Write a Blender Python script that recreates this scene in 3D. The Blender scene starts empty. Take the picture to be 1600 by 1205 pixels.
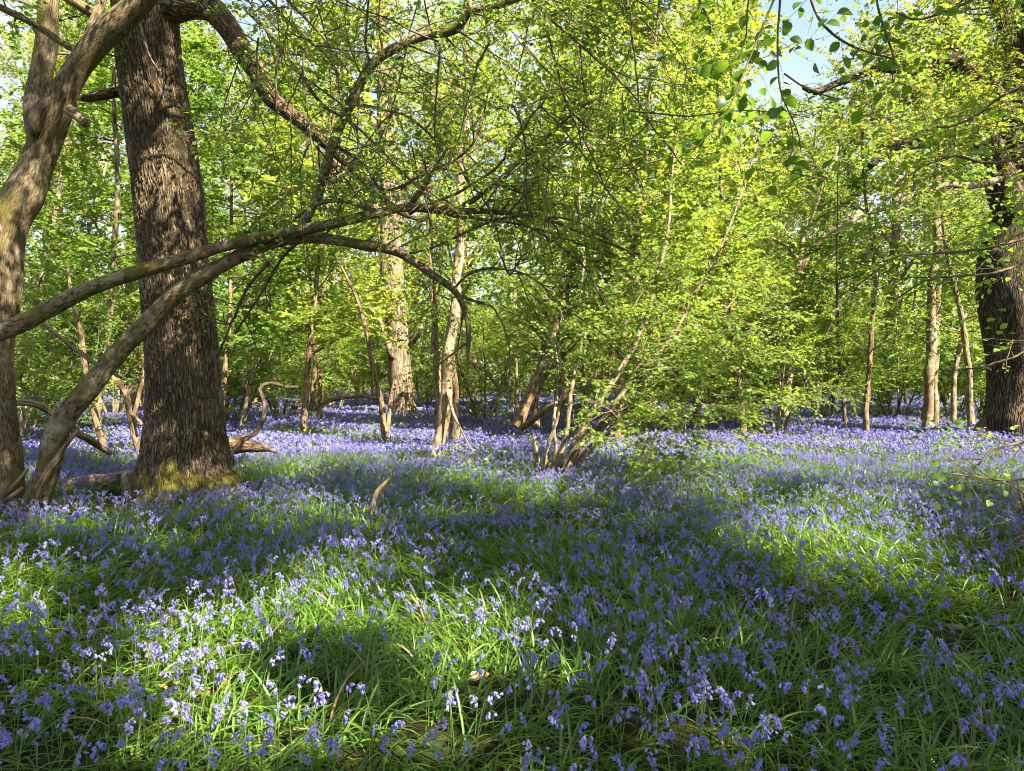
import bpy, math, random
import numpy as np

# ------------------------------------------------------------------ basics
SC = bpy.context.scene
COL = SC.collection
F = 1150.0            # focal length in photograph pixels (1600 px wide)
CX, CY = 800.0, 592.0
EYE = 1.6
UP = np.array([0., 0., 1.])

SUN_AZ = np.array([0.74, -0.67])          # horizontal direction towards the sun
SUN_EL = math.radians(46)
SUN = np.array([SUN_AZ[0]*math.cos(SUN_EL), SUN_AZ[1]*math.cos(SUN_EL), math.sin(SUN_EL)])
SUN /= np.linalg.norm(SUN)


def gz(x, y):
    """height of the woodland floor"""
    x = np.asarray(x, float); y = np.asarray(y, float)
    near = 0.03*np.sin(1.7*x+0.4)*np.cos(1.3*y+1.0) + 0.025*np.sin(0.8*x-1.1*y)
    far = 0.10*np.sin(0.17*x+1.0)*np.cos(0.13*y) + 0.06*np.sin(0.31*x+0.23*y)
    k = np.clip((np.hypot(x, y)-8)/25, 0, 1)
    return near + far*k - 0.02


def at(px, py, d):
    """a point d metres into the wood, seen at pixel px,py of the photograph"""
    return np.array([(px-CX)/F*d, d, EYE-(py-CY)/F*d])


def norm(v):
    v = np.asarray(v, float)
    n = np.linalg.norm(v, axis=-1, keepdims=True)
    return v/np.maximum(n, 1e-9)


class MB:
    """collects geometry for ONE mesh object"""
    def __init__(self):
        self.v = []; self.bk = []; self.lv = []; self.f = {3: [], 4: []}; self.m = {3: [], 4: []}; self.s = {3: [], 4: []}
        self.n = 0

    def add(self, v, faces, mat=0, smooth=False, bk=None, lv=0.5):
        v = np.asarray(v, np.float32).reshape(-1, 3)
        self.v.append(v)
        self.bk.append(np.asarray(bk, np.float32) if bk is not None else v)
        self.lv.append(np.broadcast_to(np.asarray(lv, np.float32), (len(v),)))
        for fa in faces:
            fa = np.asarray(fa, np.int64)
            if fa.size == 0:
                continue
            k = fa.shape[1]
            self.f[k].append(fa+self.n)
            self.m[k].append(np.full(len(fa), mat, np.int32))
            self.s[k].append(np.full(len(fa), smooth, bool))
        self.n += len(v)

    def mesh(self, name, mats):
        me = bpy.data.meshes.new(name)
        if self.n == 0:
            return me
        V = np.concatenate(self.v)
        loops = []; starts = []; tot = 0; mi = []; sm = []
        for k in (4, 3):
            if self.f[k]:
                Fk = np.concatenate(self.f[k])
                loops.append(Fk.ravel())
                starts.append(tot+np.arange(len(Fk))*k)
                tot += len(Fk)*k
                mi.append(np.concatenate(self.m[k])); sm.append(np.concatenate(self.s[k]))
        loops = np.concatenate(loops); starts = np.concatenate(starts)
        me.vertices.add(len(V)); me.vertices.foreach_set('co', V.ravel())
        me.loops.add(len(loops)); me.loops.foreach_set('vertex_index', loops.astype(np.int32))
        me.polygons.add(len(starts)); me.polygons.foreach_set('loop_start', starts.astype(np.int32))
        me.polygons.foreach_set('material_index', np.concatenate(mi))
        me.polygons.foreach_set('use_smooth', np.concatenate(sm))
        a = me.attributes.new('bk', 'FLOAT_VECTOR', 'POINT'); a.data.foreach_set('vector', np.concatenate(self.bk).ravel())
        b = me.attributes.new('lv', 'FLOAT', 'POINT'); b.data.foreach_set('value', np.concatenate(self.lv))
        for m in mats:
            me.materials.append(m)
        me.update(calc_edges=True)
        return me

    def build(self, name, mats, parent=None):
        if not isinstance(mats, (list, tuple)):
            mats = [mats]
        o = bpy.data.objects.new(name, self.mesh(name, mats))
        COL.objects.link(o)
        if parent:
            o.parent = parent
        return o


def tag(o, label=None, cat=None, group=None, kind=None):
    if label: o['label'] = label
    if cat: o['category'] = cat
    if group: o['group'] = group
    if kind: o['kind'] = kind
    return o


def empty(name, loc=(0, 0, 0), rz=0.0, sc=1.0):
    o = bpy.data.objects.new(name, None)
    COL.objects.link(o)
    o.location = loc; o.rotation_euler = (0, 0, rz); o.scale = (sc, sc, sc)
    o.empty_display_size = 0.2
    return o


def children(o, allobj=None):
    return [c for c in bpy.data.objects if c.parent == o]


def copy_tree(o, kids, parent=None):
    c = o.copy(); COL.objects.link(c)
    if parent: c.parent = parent
    for ch in kids.get(o.name, []):
        copy_tree(ch, kids, c)
    return c


# ------------------------------------------------------------------ materials
def new_mat(name):
    m = bpy.data.materials.new(name); m.use_nodes = True
    nt = m.node_tree; nt.nodes.clear()
    out = nt.nodes.new('ShaderNodeOutputMaterial')
    return m, nt, out


def N(nt, t, **kw):
    n = nt.nodes.new(t)
    for k, v in kw.items():
        if k == 'inp':
            for a, b in v.items():
                n.inputs[a].default_value = b
        else:
            setattr(n, k, v)
    return n


def ramp(nt, stops):
    r = nt.nodes.new('ShaderNodeValToRGB')
    e = r.color_ramp.elements
    while len(e) < len(stops): e.new(0.5)
    for el, (p, c) in zip(e, stops):
        el.position = p; el.color = (*c, 1) if len(c) == 3 else c
    return r


def leaf_mat(name, dark, mid, light, trans, tf=0.45, rough=0.5, spec=0.35, nscale=0.5):
    """a leaf: reflects and lets light through; tint differs from leaf to leaf and clump to clump"""
    m, nt, out = new_mat(name); L = nt.links
    at_ = N(nt, 'ShaderNodeAttribute', attribute_name='lv')
    oi = N(nt, 'ShaderNodeObjectInfo')
    geo = N(nt, 'ShaderNodeNewGeometry')
    no = N(nt, 'ShaderNodeTexNoise', inp={'Scale': nscale, 'Detail': 2.0})
    L.new(geo.outputs['Position'], no.inputs['Vector'])
    a = N(nt, 'ShaderNodeMath', operation='MULTIPLY_ADD'); a.inputs[1].default_value = 0.6; L.new(no.outputs['Fac'], a.inputs[0]); 
    mm = N(nt, 'ShaderNodeMath', operation='MULTIPLY_ADD'); mm.inputs[1].default_value = 0.55; mm.inputs[2].default_value = -0.12
    L.new(at_.outputs['Fac'], mm.inputs[0]); L.new(mm.outputs[0], a.inputs[2])
    b = N(nt, 'ShaderNodeMath', operation='MULTIPLY_ADD'); b.inputs[1].default_value = 0.25; L.new(oi.outputs['Random'], b.inputs[0]); L.new(a.outputs[0], b.inputs[2])
    r = ramp(nt, [(0.15, dark), (0.55, mid), (0.95, light)])
    L.new(b.outputs[0], r.inputs[0])
    tr = N(nt, 'ShaderNodeMixRGB', blend_type='MULTIPLY'); tr.inputs[0].default_value = 1
    L.new(r.outputs[0], tr.inputs[1]); tr.inputs[2].default_value = (*trans, 1)
    p = N(nt, 'ShaderNodeBsdfPrincipled', inp={'Roughness': rough, 'Specular IOR Level': spec})
    L.new(r.outputs[0], p.inputs['Base Color'])
    t = N(nt, 'ShaderNodeBsdfTranslucent'); L.new(tr.outputs[0], t.inputs['Color'])
    mx = N(nt, 'ShaderNodeMixShader'); mx.inputs[0].default_value = tf
    L.new(p.outputs[0], mx.inputs[1]); L.new(t.outputs[0], mx.inputs[2]); L.new(mx.outputs[0], out.inputs['Surface'])
    return m


def bark_mat(name, crack, base, light, scale=9.0, zs=0.28, depth=0.02, moss=None, moss_amt=0.5, moss_z=None, disp=False,
             crackw=0.12, lichen=None, bump=0.8, patch=None, cells=True):
    m, nt, out = new_mat(name); L = nt.links
    at_ = N(nt, 'ShaderNodeAttribute', attribute_name='bk')
    mp = N(nt, 'ShaderNodeMapping'); mp.inputs['Scale'].default_value = (1, 1, zs)
    L.new(at_.outputs['Vector'], mp.inputs['Vector'])
    n0 = N(nt, 'ShaderNodeTexNoise', inp={'Scale': scale*0.55, 'Detail': 3.0})
    L.new(mp.outputs[0], n0.inputs['Vector'])
    mix = N(nt, 'ShaderNodeVectorMath', operation='MULTIPLY_ADD')
    mix.inputs[1].default_value = (0.30*9/scale,)*3
    L.new(n0.outputs['Color'], mix.inputs[0]); L.new(mp.outputs[0], mix.inputs[2])
    vo = N(nt, 'ShaderNodeTexVoronoi', feature='DISTANCE_TO_EDGE', inp={'Scale': scale})
    L.new(mix.outputs[0], vo.inputs['Vector'])
    n1 = N(nt, 'ShaderNodeTexNoise', inp={'Scale': scale*4, 'Detail': 5.0, 'Roughness': 0.65})
    mp2 = N(nt, 'ShaderNodeMapping'); mp2.inputs['Scale'].default_value = (1, 1, 0.45)
    L.new(at_.outputs['Vector'], mp2.inputs['Vector']); L.new(mp2.outputs[0], n1.inputs['Vector'])
    n2 = N(nt, 'ShaderNodeTexNoise', inp={'Scale': 1.6, 'Detail': 4.0, 'Roughness': 0.6})
    L.new(at_.outputs['Vector'], n2.inputs['Vector'])
    mr = N(nt, 'ShaderNodeMapRange', interpolation_type='SMOOTHSTEP'); mr.inputs['From Max'].default_value = crackw
    L.new(vo.outputs['Distance'], mr.inputs['Value'])
    if not cells:            # smooth bark: faint drawn-out streaks instead of plates
        nz = N(nt, 'ShaderNodeTexNoise', inp={'Scale': scale*1.2, 'Detail': 4.0, 'Roughness': .6}); L.new(mp.outputs[0], nz.inputs['Vector'])
        mr = N(nt, 'ShaderNodeMapRange', interpolation_type='SMOOTHSTEP'); mr.inputs['From Min'].default_value = .3; mr.inputs['From Max'].default_value = .62
        L.new(nz.outputs['Fac'], mr.inputs['Value'])
    if disp:
        vo2 = N(nt, 'ShaderNodeTexVoronoi', feature='DISTANCE_TO_EDGE', inp={'Scale': scale*2.1}); L.new(mix.outputs[0], vo2.inputs['Vector'])
        mr2 = N(nt, 'ShaderNodeMapRange', interpolation_type='SMOOTHSTEP'); mr2.inputs['From Max'].default_value = crackw*.8; mr2.inputs['To Min'].default_value = .45
        L.new(vo2.outputs['Distance'], mr2.inputs['Value'])
        mm2 = N(nt, 'ShaderNodeMath', operation='MULTIPLY'); L.new(mr.outputs[0], mm2.inputs[0]); L.new(mr2.outputs[0], mm2.inputs[1]); mr = mm2
    # height
    h = N(nt, 'ShaderNodeMath', operation='MULTIPLY_ADD'); h.inputs[1].default_value = 0.45
    L.new(n1.outputs['Fac'], h.inputs[0]); L.new(mr.outputs[0], h.inputs[2])
    # colour
    r = ramp(nt, [(0.25, crack), (0.5, base), (0.78, light)])
    c1 = N(nt, 'ShaderNodeMath', operation='MULTIPLY_ADD'); c1.inputs[1].default_value = 0.34; c1.inputs[2].default_value = -0.04
    L.new(n1.outputs['Fac'], c1.inputs[0])
    c2 = N(nt, 'ShaderNodeMath', operation='MULTIPLY_ADD'); c2.inputs[1].default_value = 0.68
    L.new(n2.outputs['Fac'], c2.inputs[0]); L.new(c1.outputs[0], c2.inputs[2])
    c3 = N(nt, 'ShaderNodeMath', operation='MULTIPLY_ADD'); c3.inputs[1].default_value = 0.38; 
    L.new(mr.outputs[0], c3.inputs[0])
    c4 = N(nt, 'ShaderNodeMath', operation='SUBTRACT'); c4.inputs[1].default_value = 0.22
    L.new(c2.outputs[0], c4.inputs[0]); L.new(c4.outputs[0], c3.inputs[2])
    L.new(c3.outputs[0], r.inputs[0])
    col = r.outputs[0]
    if patch is not None:
        n4 = N(nt, 'ShaderNodeTexNoise', inp={'Scale': 2.6, 'Detail': 3.0})
        L.new(mp2.outputs[0], n4.inputs['Vector'])
        r4 = ramp(nt, [(0.5, (0, 0, 0)), (0.58, (1, 1, 1))]); L.new(n4.outputs['Fac'], r4.inputs[0])
        mx = N(nt, 'ShaderNodeMixRGB'); L.new(r4.outputs[0], mx.inputs[0]); L.new(col, mx.inputs[1]); mx.inputs[2].default_value = (*patch, 1)
        col = mx.outputs[0]
    if lichen is not None:
        n5 = N(nt, 'ShaderNodeTexNoise', inp={'Scale': 7.0, 'Detail': 4.0})
        L.new(at_.outputs['Vector'], n5.inputs['Vector'])
        r5 = ramp(nt, [(0.55, (0, 0, 0)), (0.68, (0.6, 0.6, 0.6))]); L.new(n5.outputs['Fac'], r5.inputs[0])
        mx = N(nt, 'ShaderNodeMixRGB'); L.new(r5.outputs[0], mx.inputs[0]); L.new(col, mx.inputs[1]); mx.inputs[2].default_value = (*lichen, 1)
        col = mx.outputs[0]
    if moss is not None:
        n3 = N(nt, 'ShaderNodeTexNoise', inp={'Scale': 2.2, 'Detail': 5.0, 'Roughness': 0.6})
        L.new(at_.outputs['Vector'], n3.inputs['Vector'])
        val = n3.outputs['Fac']
        if moss_z is not None:      # moss climbs from the root flare
            sx = N(nt, 'ShaderNodeSeparateXYZ'); L.new(at_.outputs['Vector'], sx.inputs[0])
            mz = N(nt, 'ShaderNodeMapRange'); mz.inputs['From Min'].default_value = moss_z[0]; mz.inputs['From Max'].default_value = moss_z[1]
            mz.inputs['To Min'].default_value = moss_z[2]; mz.inputs['To Max'].default_value = moss_z[3]
            L.new(sx.outputs['Z'], mz.inputs['Value'])
            ad = N(nt, 'ShaderNodeMath', operation='ADD'); L.new(val, ad.inputs[0]); L.new(mz.outputs[0], ad.inputs[1]); val = ad.outputs[0]
        rm = ramp(nt, [(0.62-moss_amt*0.2, (0, 0, 0)), (0.74-moss_amt*0.2, (1, 1, 1))]); L.new(val, rm.inputs[0])
        mm = N(nt, 'ShaderNodeMath', operation='MULTIPLY'); mm.inputs[1].default_value = 0.85; L.new(rm.outputs[0], mm.inputs[0])
        n6 = N(nt, 'ShaderNodeTexNoise', inp={'Scale': 40.0, 'Detail': 3.0}); L.new(at_.outputs['Vector'], n6.inputs['Vector'])
        r6 = ramp(nt, [(0.3, tuple(0.55*c for c in moss)), (0.7, moss)]); L.new(n6.outputs['Fac'], r6.inputs[0])
        mx = N(nt, 'ShaderNodeMixRGB'); L.new(mm.outputs[0], mx.inputs[0]); L.new(col, mx.inputs[1]); L.new(r6.outputs[0], mx.inputs[2])
        col = mx.outputs[0]
    p = N(nt, 'ShaderNodeBsdfPrincipled', inp={'Roughness': 0.9, 'Specular IOR Level': 0.15})
    L.new(col, p.inputs['Base Color'])
    if disp:
        d = N(nt, 'ShaderNodeDisplacement'); d.inputs['Midlevel'].default_value = 0.9; d.inputs['Scale'].default_value = depth
        L.new(h.outputs[0], d.inputs['Height']); L.new(d.outputs[0], out.inputs['Displacement'])
        m.displacement_method = 'BOTH'
    else:
        bp = N(nt, 'ShaderNodeBump', inp={'Strength': bump, 'Distance': depth})
        L.new(h.outputs[0], bp.inputs['Height']); L.new(bp.outputs[0], p.inputs['Normal'])
    L.new(p.outputs[0], out.inputs['Surface'])
    return m


M = {}
M['hazel_leaf'] = leaf_mat('hazel_leaf', (.075, .138, .022), (.136, .222, .034), (.22, .305, .05), (1.75, 1.6, .9), .53)
M['spring_leaf'] = leaf_mat('spring_leaf', (.13, .19, .03), (.21, .285, .045), (.30, .36, .07), (1.7, 1.5, .85), .53)
M['green_leaf'] = leaf_mat('green_leaf', (.065, .125, .022), (.115, .195, .032), (.18, .26, .045), (1.75, 1.65, .9), .53)
M['gold_leaf'] = leaf_mat('gold_leaf', (.10, .14, .025), (.175, .215, .036), (.28, .28, .055), (1.6, 1.45, .7), .48)
M['near_leaf'] = leaf_mat('near_leaf', (.045, .105, .016), (.085, .165, .022), (.13, .21, .03), (1.9, 1.75, .8), .55, rough=.4, nscale=2.0)
M['strap_leaf'] = leaf_mat('strap_leaf', (.048, .105, .014), (.095, .185, .022), (.17, .255, .038), (1.75, 1.55, .75), .42, rough=.34, spec=.5, nscale=1.1)
M['bell'] = leaf_mat('bluebell_petal', (.155, .135, .43), (.23, .205, .54), (.345, .315, .67), (1.15, 1.05, 1.2), .4, rough=.5, nscale=1.5)
M['stem'] = leaf_mat('flower_stem', (.06, .11, .02), (.10, .17, .03), (.13, .16, .07), (1.3, 1.3, .8), .25)
M['oak_bark'] = bark_mat('oak_bark', (.04, .029, .017), (.135, .098, .058), (.27, .205, .13), scale=17.0, zs=.25, depth=.026, disp=True,
                         crackw=.24, moss=(.16, .145, .022), moss_amt=.5, moss_z=(0.1, 1.3, .285, -.25))
M['oak_bough'] = bark_mat('oak_bough_bark', (.035, .022, .013), (.13, .085, .050), (.22, .16, .10), scale=24.0, zs=.22, depth=.016, crackw=.25, moss=(.12, .12, .02), moss_amt=.0)
M['hazel_bark'] = bark_mat('hazel_bark', (.035, .026, .014), (.115, .083, .046), (.23, .175, .105), scale=38., zs=.30, depth=.008, cells=False,
                           lichen=(.30, .26, .18), moss=(.12, .10, .018), moss_amt=.55, bump=.7)
M['rough_bark'] = bark_mat('rough_bark', (.05, .035, .02), (.18, .135, .082), (.33, .265, .18), scale=20, zs=.25, depth=.012, cells=False, lichen=(.38, .32, .23),
                           moss=(.13, .13, .02), moss_amt=.1)
M['brown_bark'] = bark_mat('brown_bark', (.04, .026, .016), (.15, .10, .058), (.27, .19, .115), scale=24, zs=.25, depth=.008, cells=False, moss=(.11, .12, .02), moss_amt=.2)
M['far_oak_bark'] = bark_mat('far_oak_bark', (.07, .045, .028), (.27, .19, .125), (.44, .33, .235), scale=14, zs=.12, depth=.03, crackw=.25, patch=None)
M['dark_oak_bark'] = bark_mat('dark_oak_bark', (.024, .017, .012), (.075, .052, .034), (.20, .14, .095), scale=13, zs=.25, depth=.05, crackw=.25, moss=(.10, .10, .02), moss_amt=.1)
M['pale_bark'] = bark_mat('pale_bark', (.08, .055, .03), (.24, .18, .11), (.41, .33, .225), scale=14, zs=.5, depth=.010, cells=False, patch=(.16, .11, .06))
M['twig'] = bark_mat('twig_bark', (.04, .03, .02), (.10, .075, .045), (.17, .13, .085), scale=30, zs=.3, depth=.003, cells=False)
M['pale_twig'] = bark_mat('pale_twig_bark', (.08, .055, .034), (.19, .14, .085), (.30, .23, .15), scale=30, zs=.3, depth=.003, cells=False)
M['dead_wood'] = bark_mat('dead_wood', (.06, .04, .022), (.17, .115, .065), (.32, .235, .145), scale=20, zs=.12, depth=.012, cells=False)
M['dark_bark'] = bark_mat('dark_bark', (.02, .014, .009), (.06, .042, .026), (.11, .08, .05), scale=24, zs=.25, depth=.008, cells=False)
M['red_wood'] = bark_mat('red_log_bark', (.05, .028, .018), (.25, .135, .08), (.42, .27, .17), scale=18, zs=.2, depth=.012, cells=False)
M['dead_leaf'] = leaf_mat('dead_leaf', (.20, .11, .05), (.32, .19, .09), (.42, .29, .16), (1., .8, .5), .25)

# soil and leaf litter
m, nt, out = new_mat('woodland_soil'); L = nt.links
geo = N(nt, 'ShaderNodeNewGeometry')
n1 = N(nt, 'ShaderNodeTexNoise', inp={'Scale': 14., 'Detail': 6., 'Roughness': .7}); L.new(geo.outputs['Position'], n1.inputs['Vector'])
v1 = N(nt, 'ShaderNodeTexVoronoi', inp={'Scale': 26.}); L.new(geo.outputs['Position'], v1.inputs['Vector'])
r1 = ramp(nt, [(.3, (.018, .02, .008)), (.55, (.035, .045, .012)), (.8, (.07, .05, .026))]); L.new(n1.outputs['Fac'], r1.inputs[0])
mx = N(nt, 'ShaderNodeMixRGB', blend_type='MULTIPLY'); mx.inputs[0].default_value = .5
L.new(r1.outputs[0], mx.inputs[1]); L.new(v1.outputs['Color'], mx.inputs[2])
p = N(nt, 'ShaderNodeBsdfPrincipled', inp={'Roughness': .95, 'Specular IOR Level': .1}); L.new(mx.outputs[0], p.inputs['Base Color'])
bp = N(nt, 'ShaderNodeBump', inp={'Strength': 1., 'Distance': .03}); L.new(n1.outputs['Fac'], bp.inputs['Height']); L.new(bp.outputs[0], p.inputs['Normal'])
L.new(p.outputs[0], out.inputs['Surface'])
M['soil'] = m


# ------------------------------------------------------------------ tubes and leaves
def smooth_path(pts, rad, step):
    """Catmull-Rom through the points, about one ring per step metres"""
    P = np.asarray(pts, float); R = np.asarray(rad, float)
    if len(P) == 2:
        n = max(2, int(np.linalg.norm(P[1]-P[0])/step)+1); t = np.linspace(0, 1, n)[:, None]
        return P[0]*(1-t)+P[1]*t, R[0]*(1-t[:, 0])+R[1]*t[:, 0]
    Q = np.vstack([2*P[0]-P[1], P, 2*P[-1]-P[-2]]); S = np.concatenate([[R[0]], R, [R[-1]]])
    oP = []; oR = []
    for i in range(1, len(Q)-2):
        n = max(1, int(np.linalg.norm(Q[i+1]-Q[i])/step)); t = (np.arange(n)/n)[:, None]
        a, b, c, d = Q[i-1], Q[i], Q[i+1], Q[i+2]
        oP.append(.5*((2*b)+(-a+c)*t+(2*a-5*b+4*c-d)*t*t+(-a+3*b-3*c+d)*t**3)); oR.append(S[i]*(1-t[:, 0])+S[i+1]*t[:, 0])
    oP.append(P[-1:]); oR.append(R[-1:])
    return np.vstack(oP), np.concatenate(oR)


def tube(mb, P, R, sides=6, mat=0, rough=0.0, rng=None, cap=True, lv=.5, shape=None):
    """a round limb along the polyline P with radii R"""
    P = np.asarray(P, float); R = np.asarray(R, float); n = len(P)
    T = np.gradient(P, axis=0); T = norm(T)
    s = np.concatenate([[0], np.cumsum(np.linalg.norm(np.diff(P, axis=0), axis=1))])
    ref = np.array([1., 0, 0]) if abs(T[0][0]) < .8 else np.array([0, 1., 0])
    u = norm(ref-T[0]*ref.dot(T[0])); U = np.empty((n, 3)); U[0] = u
    for i in range(1, n):
        u = U[i-1]-T[i]*U[i-1].dot(T[i]); U[i] = u/max(np.linalg.norm(u), 1e-9)
    W = np.cross(T, U)
    a = np.linspace(0, 2*math.pi, sides, endpoint=False)
    rr = np.repeat(R[:, None], sides, 1)
    if rough and rng is not None:
        ph = rng.uniform(0, 6.28, 6); L = max(R.max(), .01)
        A, S = np.meshgrid(a, s)
        rr = rr*(1+rough*(np.sin(2*A+ph[0]+S/L*.5)*.4+np.sin(3*A+ph[1]-S/L*.37)*.35+np.sin(A+ph[2]+S/L*.9)*.4+np.sin(S/L*1.3+ph[3])*.35))
    if shape is not None:
        rr = rr*shape(a[None, :], s[:, None])
    V = P[:, None, :]+rr[..., None]*(np.cos(a)[None, :, None]*U[:, None, :]+np.sin(a)[None, :, None]*W[:, None, :])
    Rm = R.max() if sides > 20 else R.mean()
    off = rng.uniform(0, 9) if (rng is not None and sides < 60) else 0
    bk = np.stack([np.broadcast_to(np.cos(a)*Rm, (n, sides)), np.broadcast_to(np.sin(a)*Rm, (n, sides)), np.broadcast_to((s+off)[:, None], (n, sides))], -1)
    i = np.arange(n-1)[:, None]*sides; j = np.arange(sides)[None, :]; k = (j+1) % sides
    q = np.stack([i+j, i+k, i+sides+k, i+sides+j], -1).reshape(-1, 4)
    V = V.reshape(-1, 3); bk = bk.reshape(-1, 3); tris = np.zeros((0, 3), int)
    if cap:
        V = np.vstack([V, P[-1]+T[-1]*R[-1]*.3, P[0]]); bk = np.vstack([bk, bk[-1], bk[0]])
        e = n*sides; b = (n-1)*sides
        tris = np.vstack([np.stack([b+np.arange(sides), b+(np.arange(sides)+1) % sides, np.full(sides, e)], -1),
                          np.stack([(np.arange(sides)+1) % sides, np.arange(sides), np.full(sides, e+1)], -1)])
    mb.add(V, [q, tris], mat, True, bk, lv)


class Leaves:
    def __init__(self):
        self.p = []; self.d = []; self.n = []; self.s = []; self.c = []

    def add(self, p, d, n, s, c):
        self.p.append(p); self.d.append(d); self.n.append(n); self.s.append(s); self.c.append(c)

    def flush(self, mb, mat=1, fine=False, wr=.78):
        if not self.p:
            return 0
        p = np.concatenate(self.p); d = norm(np.concatenate(self.d)); n = np.concatenate(self.n); s = np.concatenate(self.s); c = np.concatenate(self.c)
        w = norm(np.cross(n, d)); n = np.cross(d, w); s = s[:, None]
        if fine:   # ovate leaf, folded along the midrib
            prof = [(0, 0, 0), (.18, .26, .03), (.42, .37, .02), (.68, .30, -.03), (.88, .13, -.09), (1.0, 0, -.15)]
            vs = []
            for t, h, z in prof:
                if h == 0: vs.append(p+d*s*t+n*s*z)
                else:
                    vs.append(p+d*s*t-w*s*h+n*s*(z+.12*h*2)); vs.append(p+d*s*t+n*s*z); vs.append(p+d*s*t+w*s*h+n*s*(z+.12*h*2))
            k = len(vs); V = np.stack(vs, 1).reshape(-1, 3); b = np.arange(len(p))[:, None]*k
            tr = [(0, 2, 1), (0, 3, 2), (k-1, k-4, k-3), (k-1, k-3, k-2)]; qu = []
            for r in range(3):
                o = 1+3*r; qu += [(o, o+1, o+4, o+3), (o+1, o+2, o+5, o+4)]
            mb.add(V, [(b[:, None, :]+np.array(qu)[None]).reshape(-1, 4), (b[:, None, :]+np.array(tr)[None]).reshape(-1, 3)], mat, True, None, np.repeat(c, k))
        else:
            v = np.stack([p, p+d*s*.45-w*s*wr*.5+n*s*.08, p+d*s-n*s*.06, p+d*s*.45+w*s*wr*.5+n*s*.08], 1).reshape(-1, 3)
            b = np.arange(len(p))[:, None]*4
            mb.add(v, [(b[:, None, :]+np.array([(0, 2, 1), (0, 3, 2)])[None]).reshape(-1, 3)], mat, False, None, np.repeat(c, 4))
        return len(p)


def wander(rng, p, d, Ln, nseg, w, up):
    pts = [np.array(p, float)]; d = norm(d); st = Ln/nseg
    for _ in range(nseg):
        d = norm(d+rng.normal(0, w, 3)+UP*up); pts.append(pts[-1]+d*st)
    return np.array(pts)


def point_on(P, f):
    x = f*(len(P)-1); i = min(int(x), len(P)-2); t = x-i
    return P[i]*(1-t)+P[i+1]*t, norm(P[i+1]-P[i])


def side_dir(rng, d, ang, flat=0.0):
    r = rng.normal(0, 1, 3); r[2] *= (1-flat); r = norm(r-d*r.dot(d))
    return norm(d*math.cos(ang)+r*math.sin(ang))


KP = 1.5; KS = 1.5
def leaf_twig(rng, mb, lv, p, d, Ln, size, per_m, c, flat=.55, r=.003, twig_mat=0, sides=3, draw=True):
    nseg = 4; P = wander(rng, p, d, Ln, nseg, .13, -.02)
    if draw:
        tube(mb, P, np.linspace(r, r*.4, nseg+1), sides, twig_mat, 0, rng, False)
    k = max(2, int(Ln*per_m*rng.uniform(.75, 1.2))); f = np.linspace(.12, 1, k)
    x = f*nseg; i = np.minimum(x.astype(int), nseg-1); t = (x-i)[:, None]
    q = P[i]*(1-t)+P[i+1]*t; dd = norm(P[i+1]-P[i])
    sd = norm(np.cross(dd, UP)+1e-6)*np.where(np.arange(k) % 2, 1, -1)[:, None]
    ld = norm(dd*.55+sd*.85+rng.normal(0, .25, (k, 3))-UP*.12)
    nn = norm(UP*flat+rng.normal(0, .38, 3)+rng.normal(0, .26, (k, 3)))
    lv.add(q+rng.normal(0, .01, (k, 3)), ld, nn, size*rng.uniform(.6, 1.2, k), np.clip(c+rng.normal(0, .2, k), 0, 1))


def sprout(rng, mb, lv, P, R, f0, f1, n, Ln, size, per_m, ang=(45, 75), up=.02, sec=5, tw=.45, prof=None, twig_mat=0, flat=.55, sides=4, draw_tw=True, bflat=.3, sink=None):
    """side branches along the limb P, each with its own twigs and leaves"""
    for k in range(n):
        f = f0+(f1-f0)*(k+rng.uniform(0, 1))/n; p, d = point_on(P, f)
        l = Ln*rng.uniform(.6, 1.2)*(prof(f) if prof else 1)
        bd = side_dir(rng, d, math.radians(rng.uniform(*ang)), bflat)
        B = wander(rng, p, bd, l, 5, .14, up)
        r0 = min(np.interp(f*(len(R)-1), np.arange(len(R)), R)*.6, .006+l*.010)
        tube(sink or mb, B, np.linspace(r0, .003, 6), sides, twig_mat, 0, rng, False)
        c = rng.uniform(.2, .8)
        m_ = max(1, int(KS*sec*l/Ln+.5)); per = per_m*KP
        for q in range(m_):
            g = .2+.8*(q+rng.uniform(0, 1))/m_; pp, d2 = point_on(B, min(g, .99))
            td = side_dir(rng, d2, math.radians(rng.uniform(30, 65)), .6)
            leaf_twig(rng, mb, lv, pp, td, tw*rng.uniform(.6, 1.3), size, per, c, flat, .0035, twig_mat, 3, draw_tw)
        leaf_twig(rng, mb, lv, B[-1], norm(B[-1]-B[-2]), tw*rng.uniform(.7, 1.2), size, per, c, flat, .0035, twig_mat, 3, draw_tw)


def limb(pxs, step=.06):
    """pxs: (px, py, radius in px, depth) -> smooth path and radii in metres"""
    P = np.array([at(a, b, d) for a, b, r, d in pxs]); R = np.array([r/F*d for a, b, r, d in pxs])
    return smooth_path(P, R, step)


# ------------------------------------------------------------------ ground
def polar_ground():
    rs = np.concatenate([np.linspace(0, 14, 60), np.geomspace(14.5, 420, 60)])
    a = np.linspace(0, 2*math.pi, 160, endpoint=False)
    Rr, A = np.meshgrid(rs, a, indexing='ij'); X = Rr*np.cos(A); Y = Rr*np.sin(A)+0
    V = np.stack([X, Y, gz(X, Y)], -1).reshape(-1, 3)
    i = np.arange(len(rs)-1)[:, None]*160; j = np.arange(160)[None]; k = (j+1) % 160
    q = np.stack([i+j, i+160+j, i+160+k, i+k], -1).reshape(-1, 4)
    mb = MB(); mb.add(V, [q], 0, True); return mb
g = polar_ground().build('ground', M['soil']); tag(g, 'dark woodland soil under the bluebells', 'ground', kind='structure')


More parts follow.
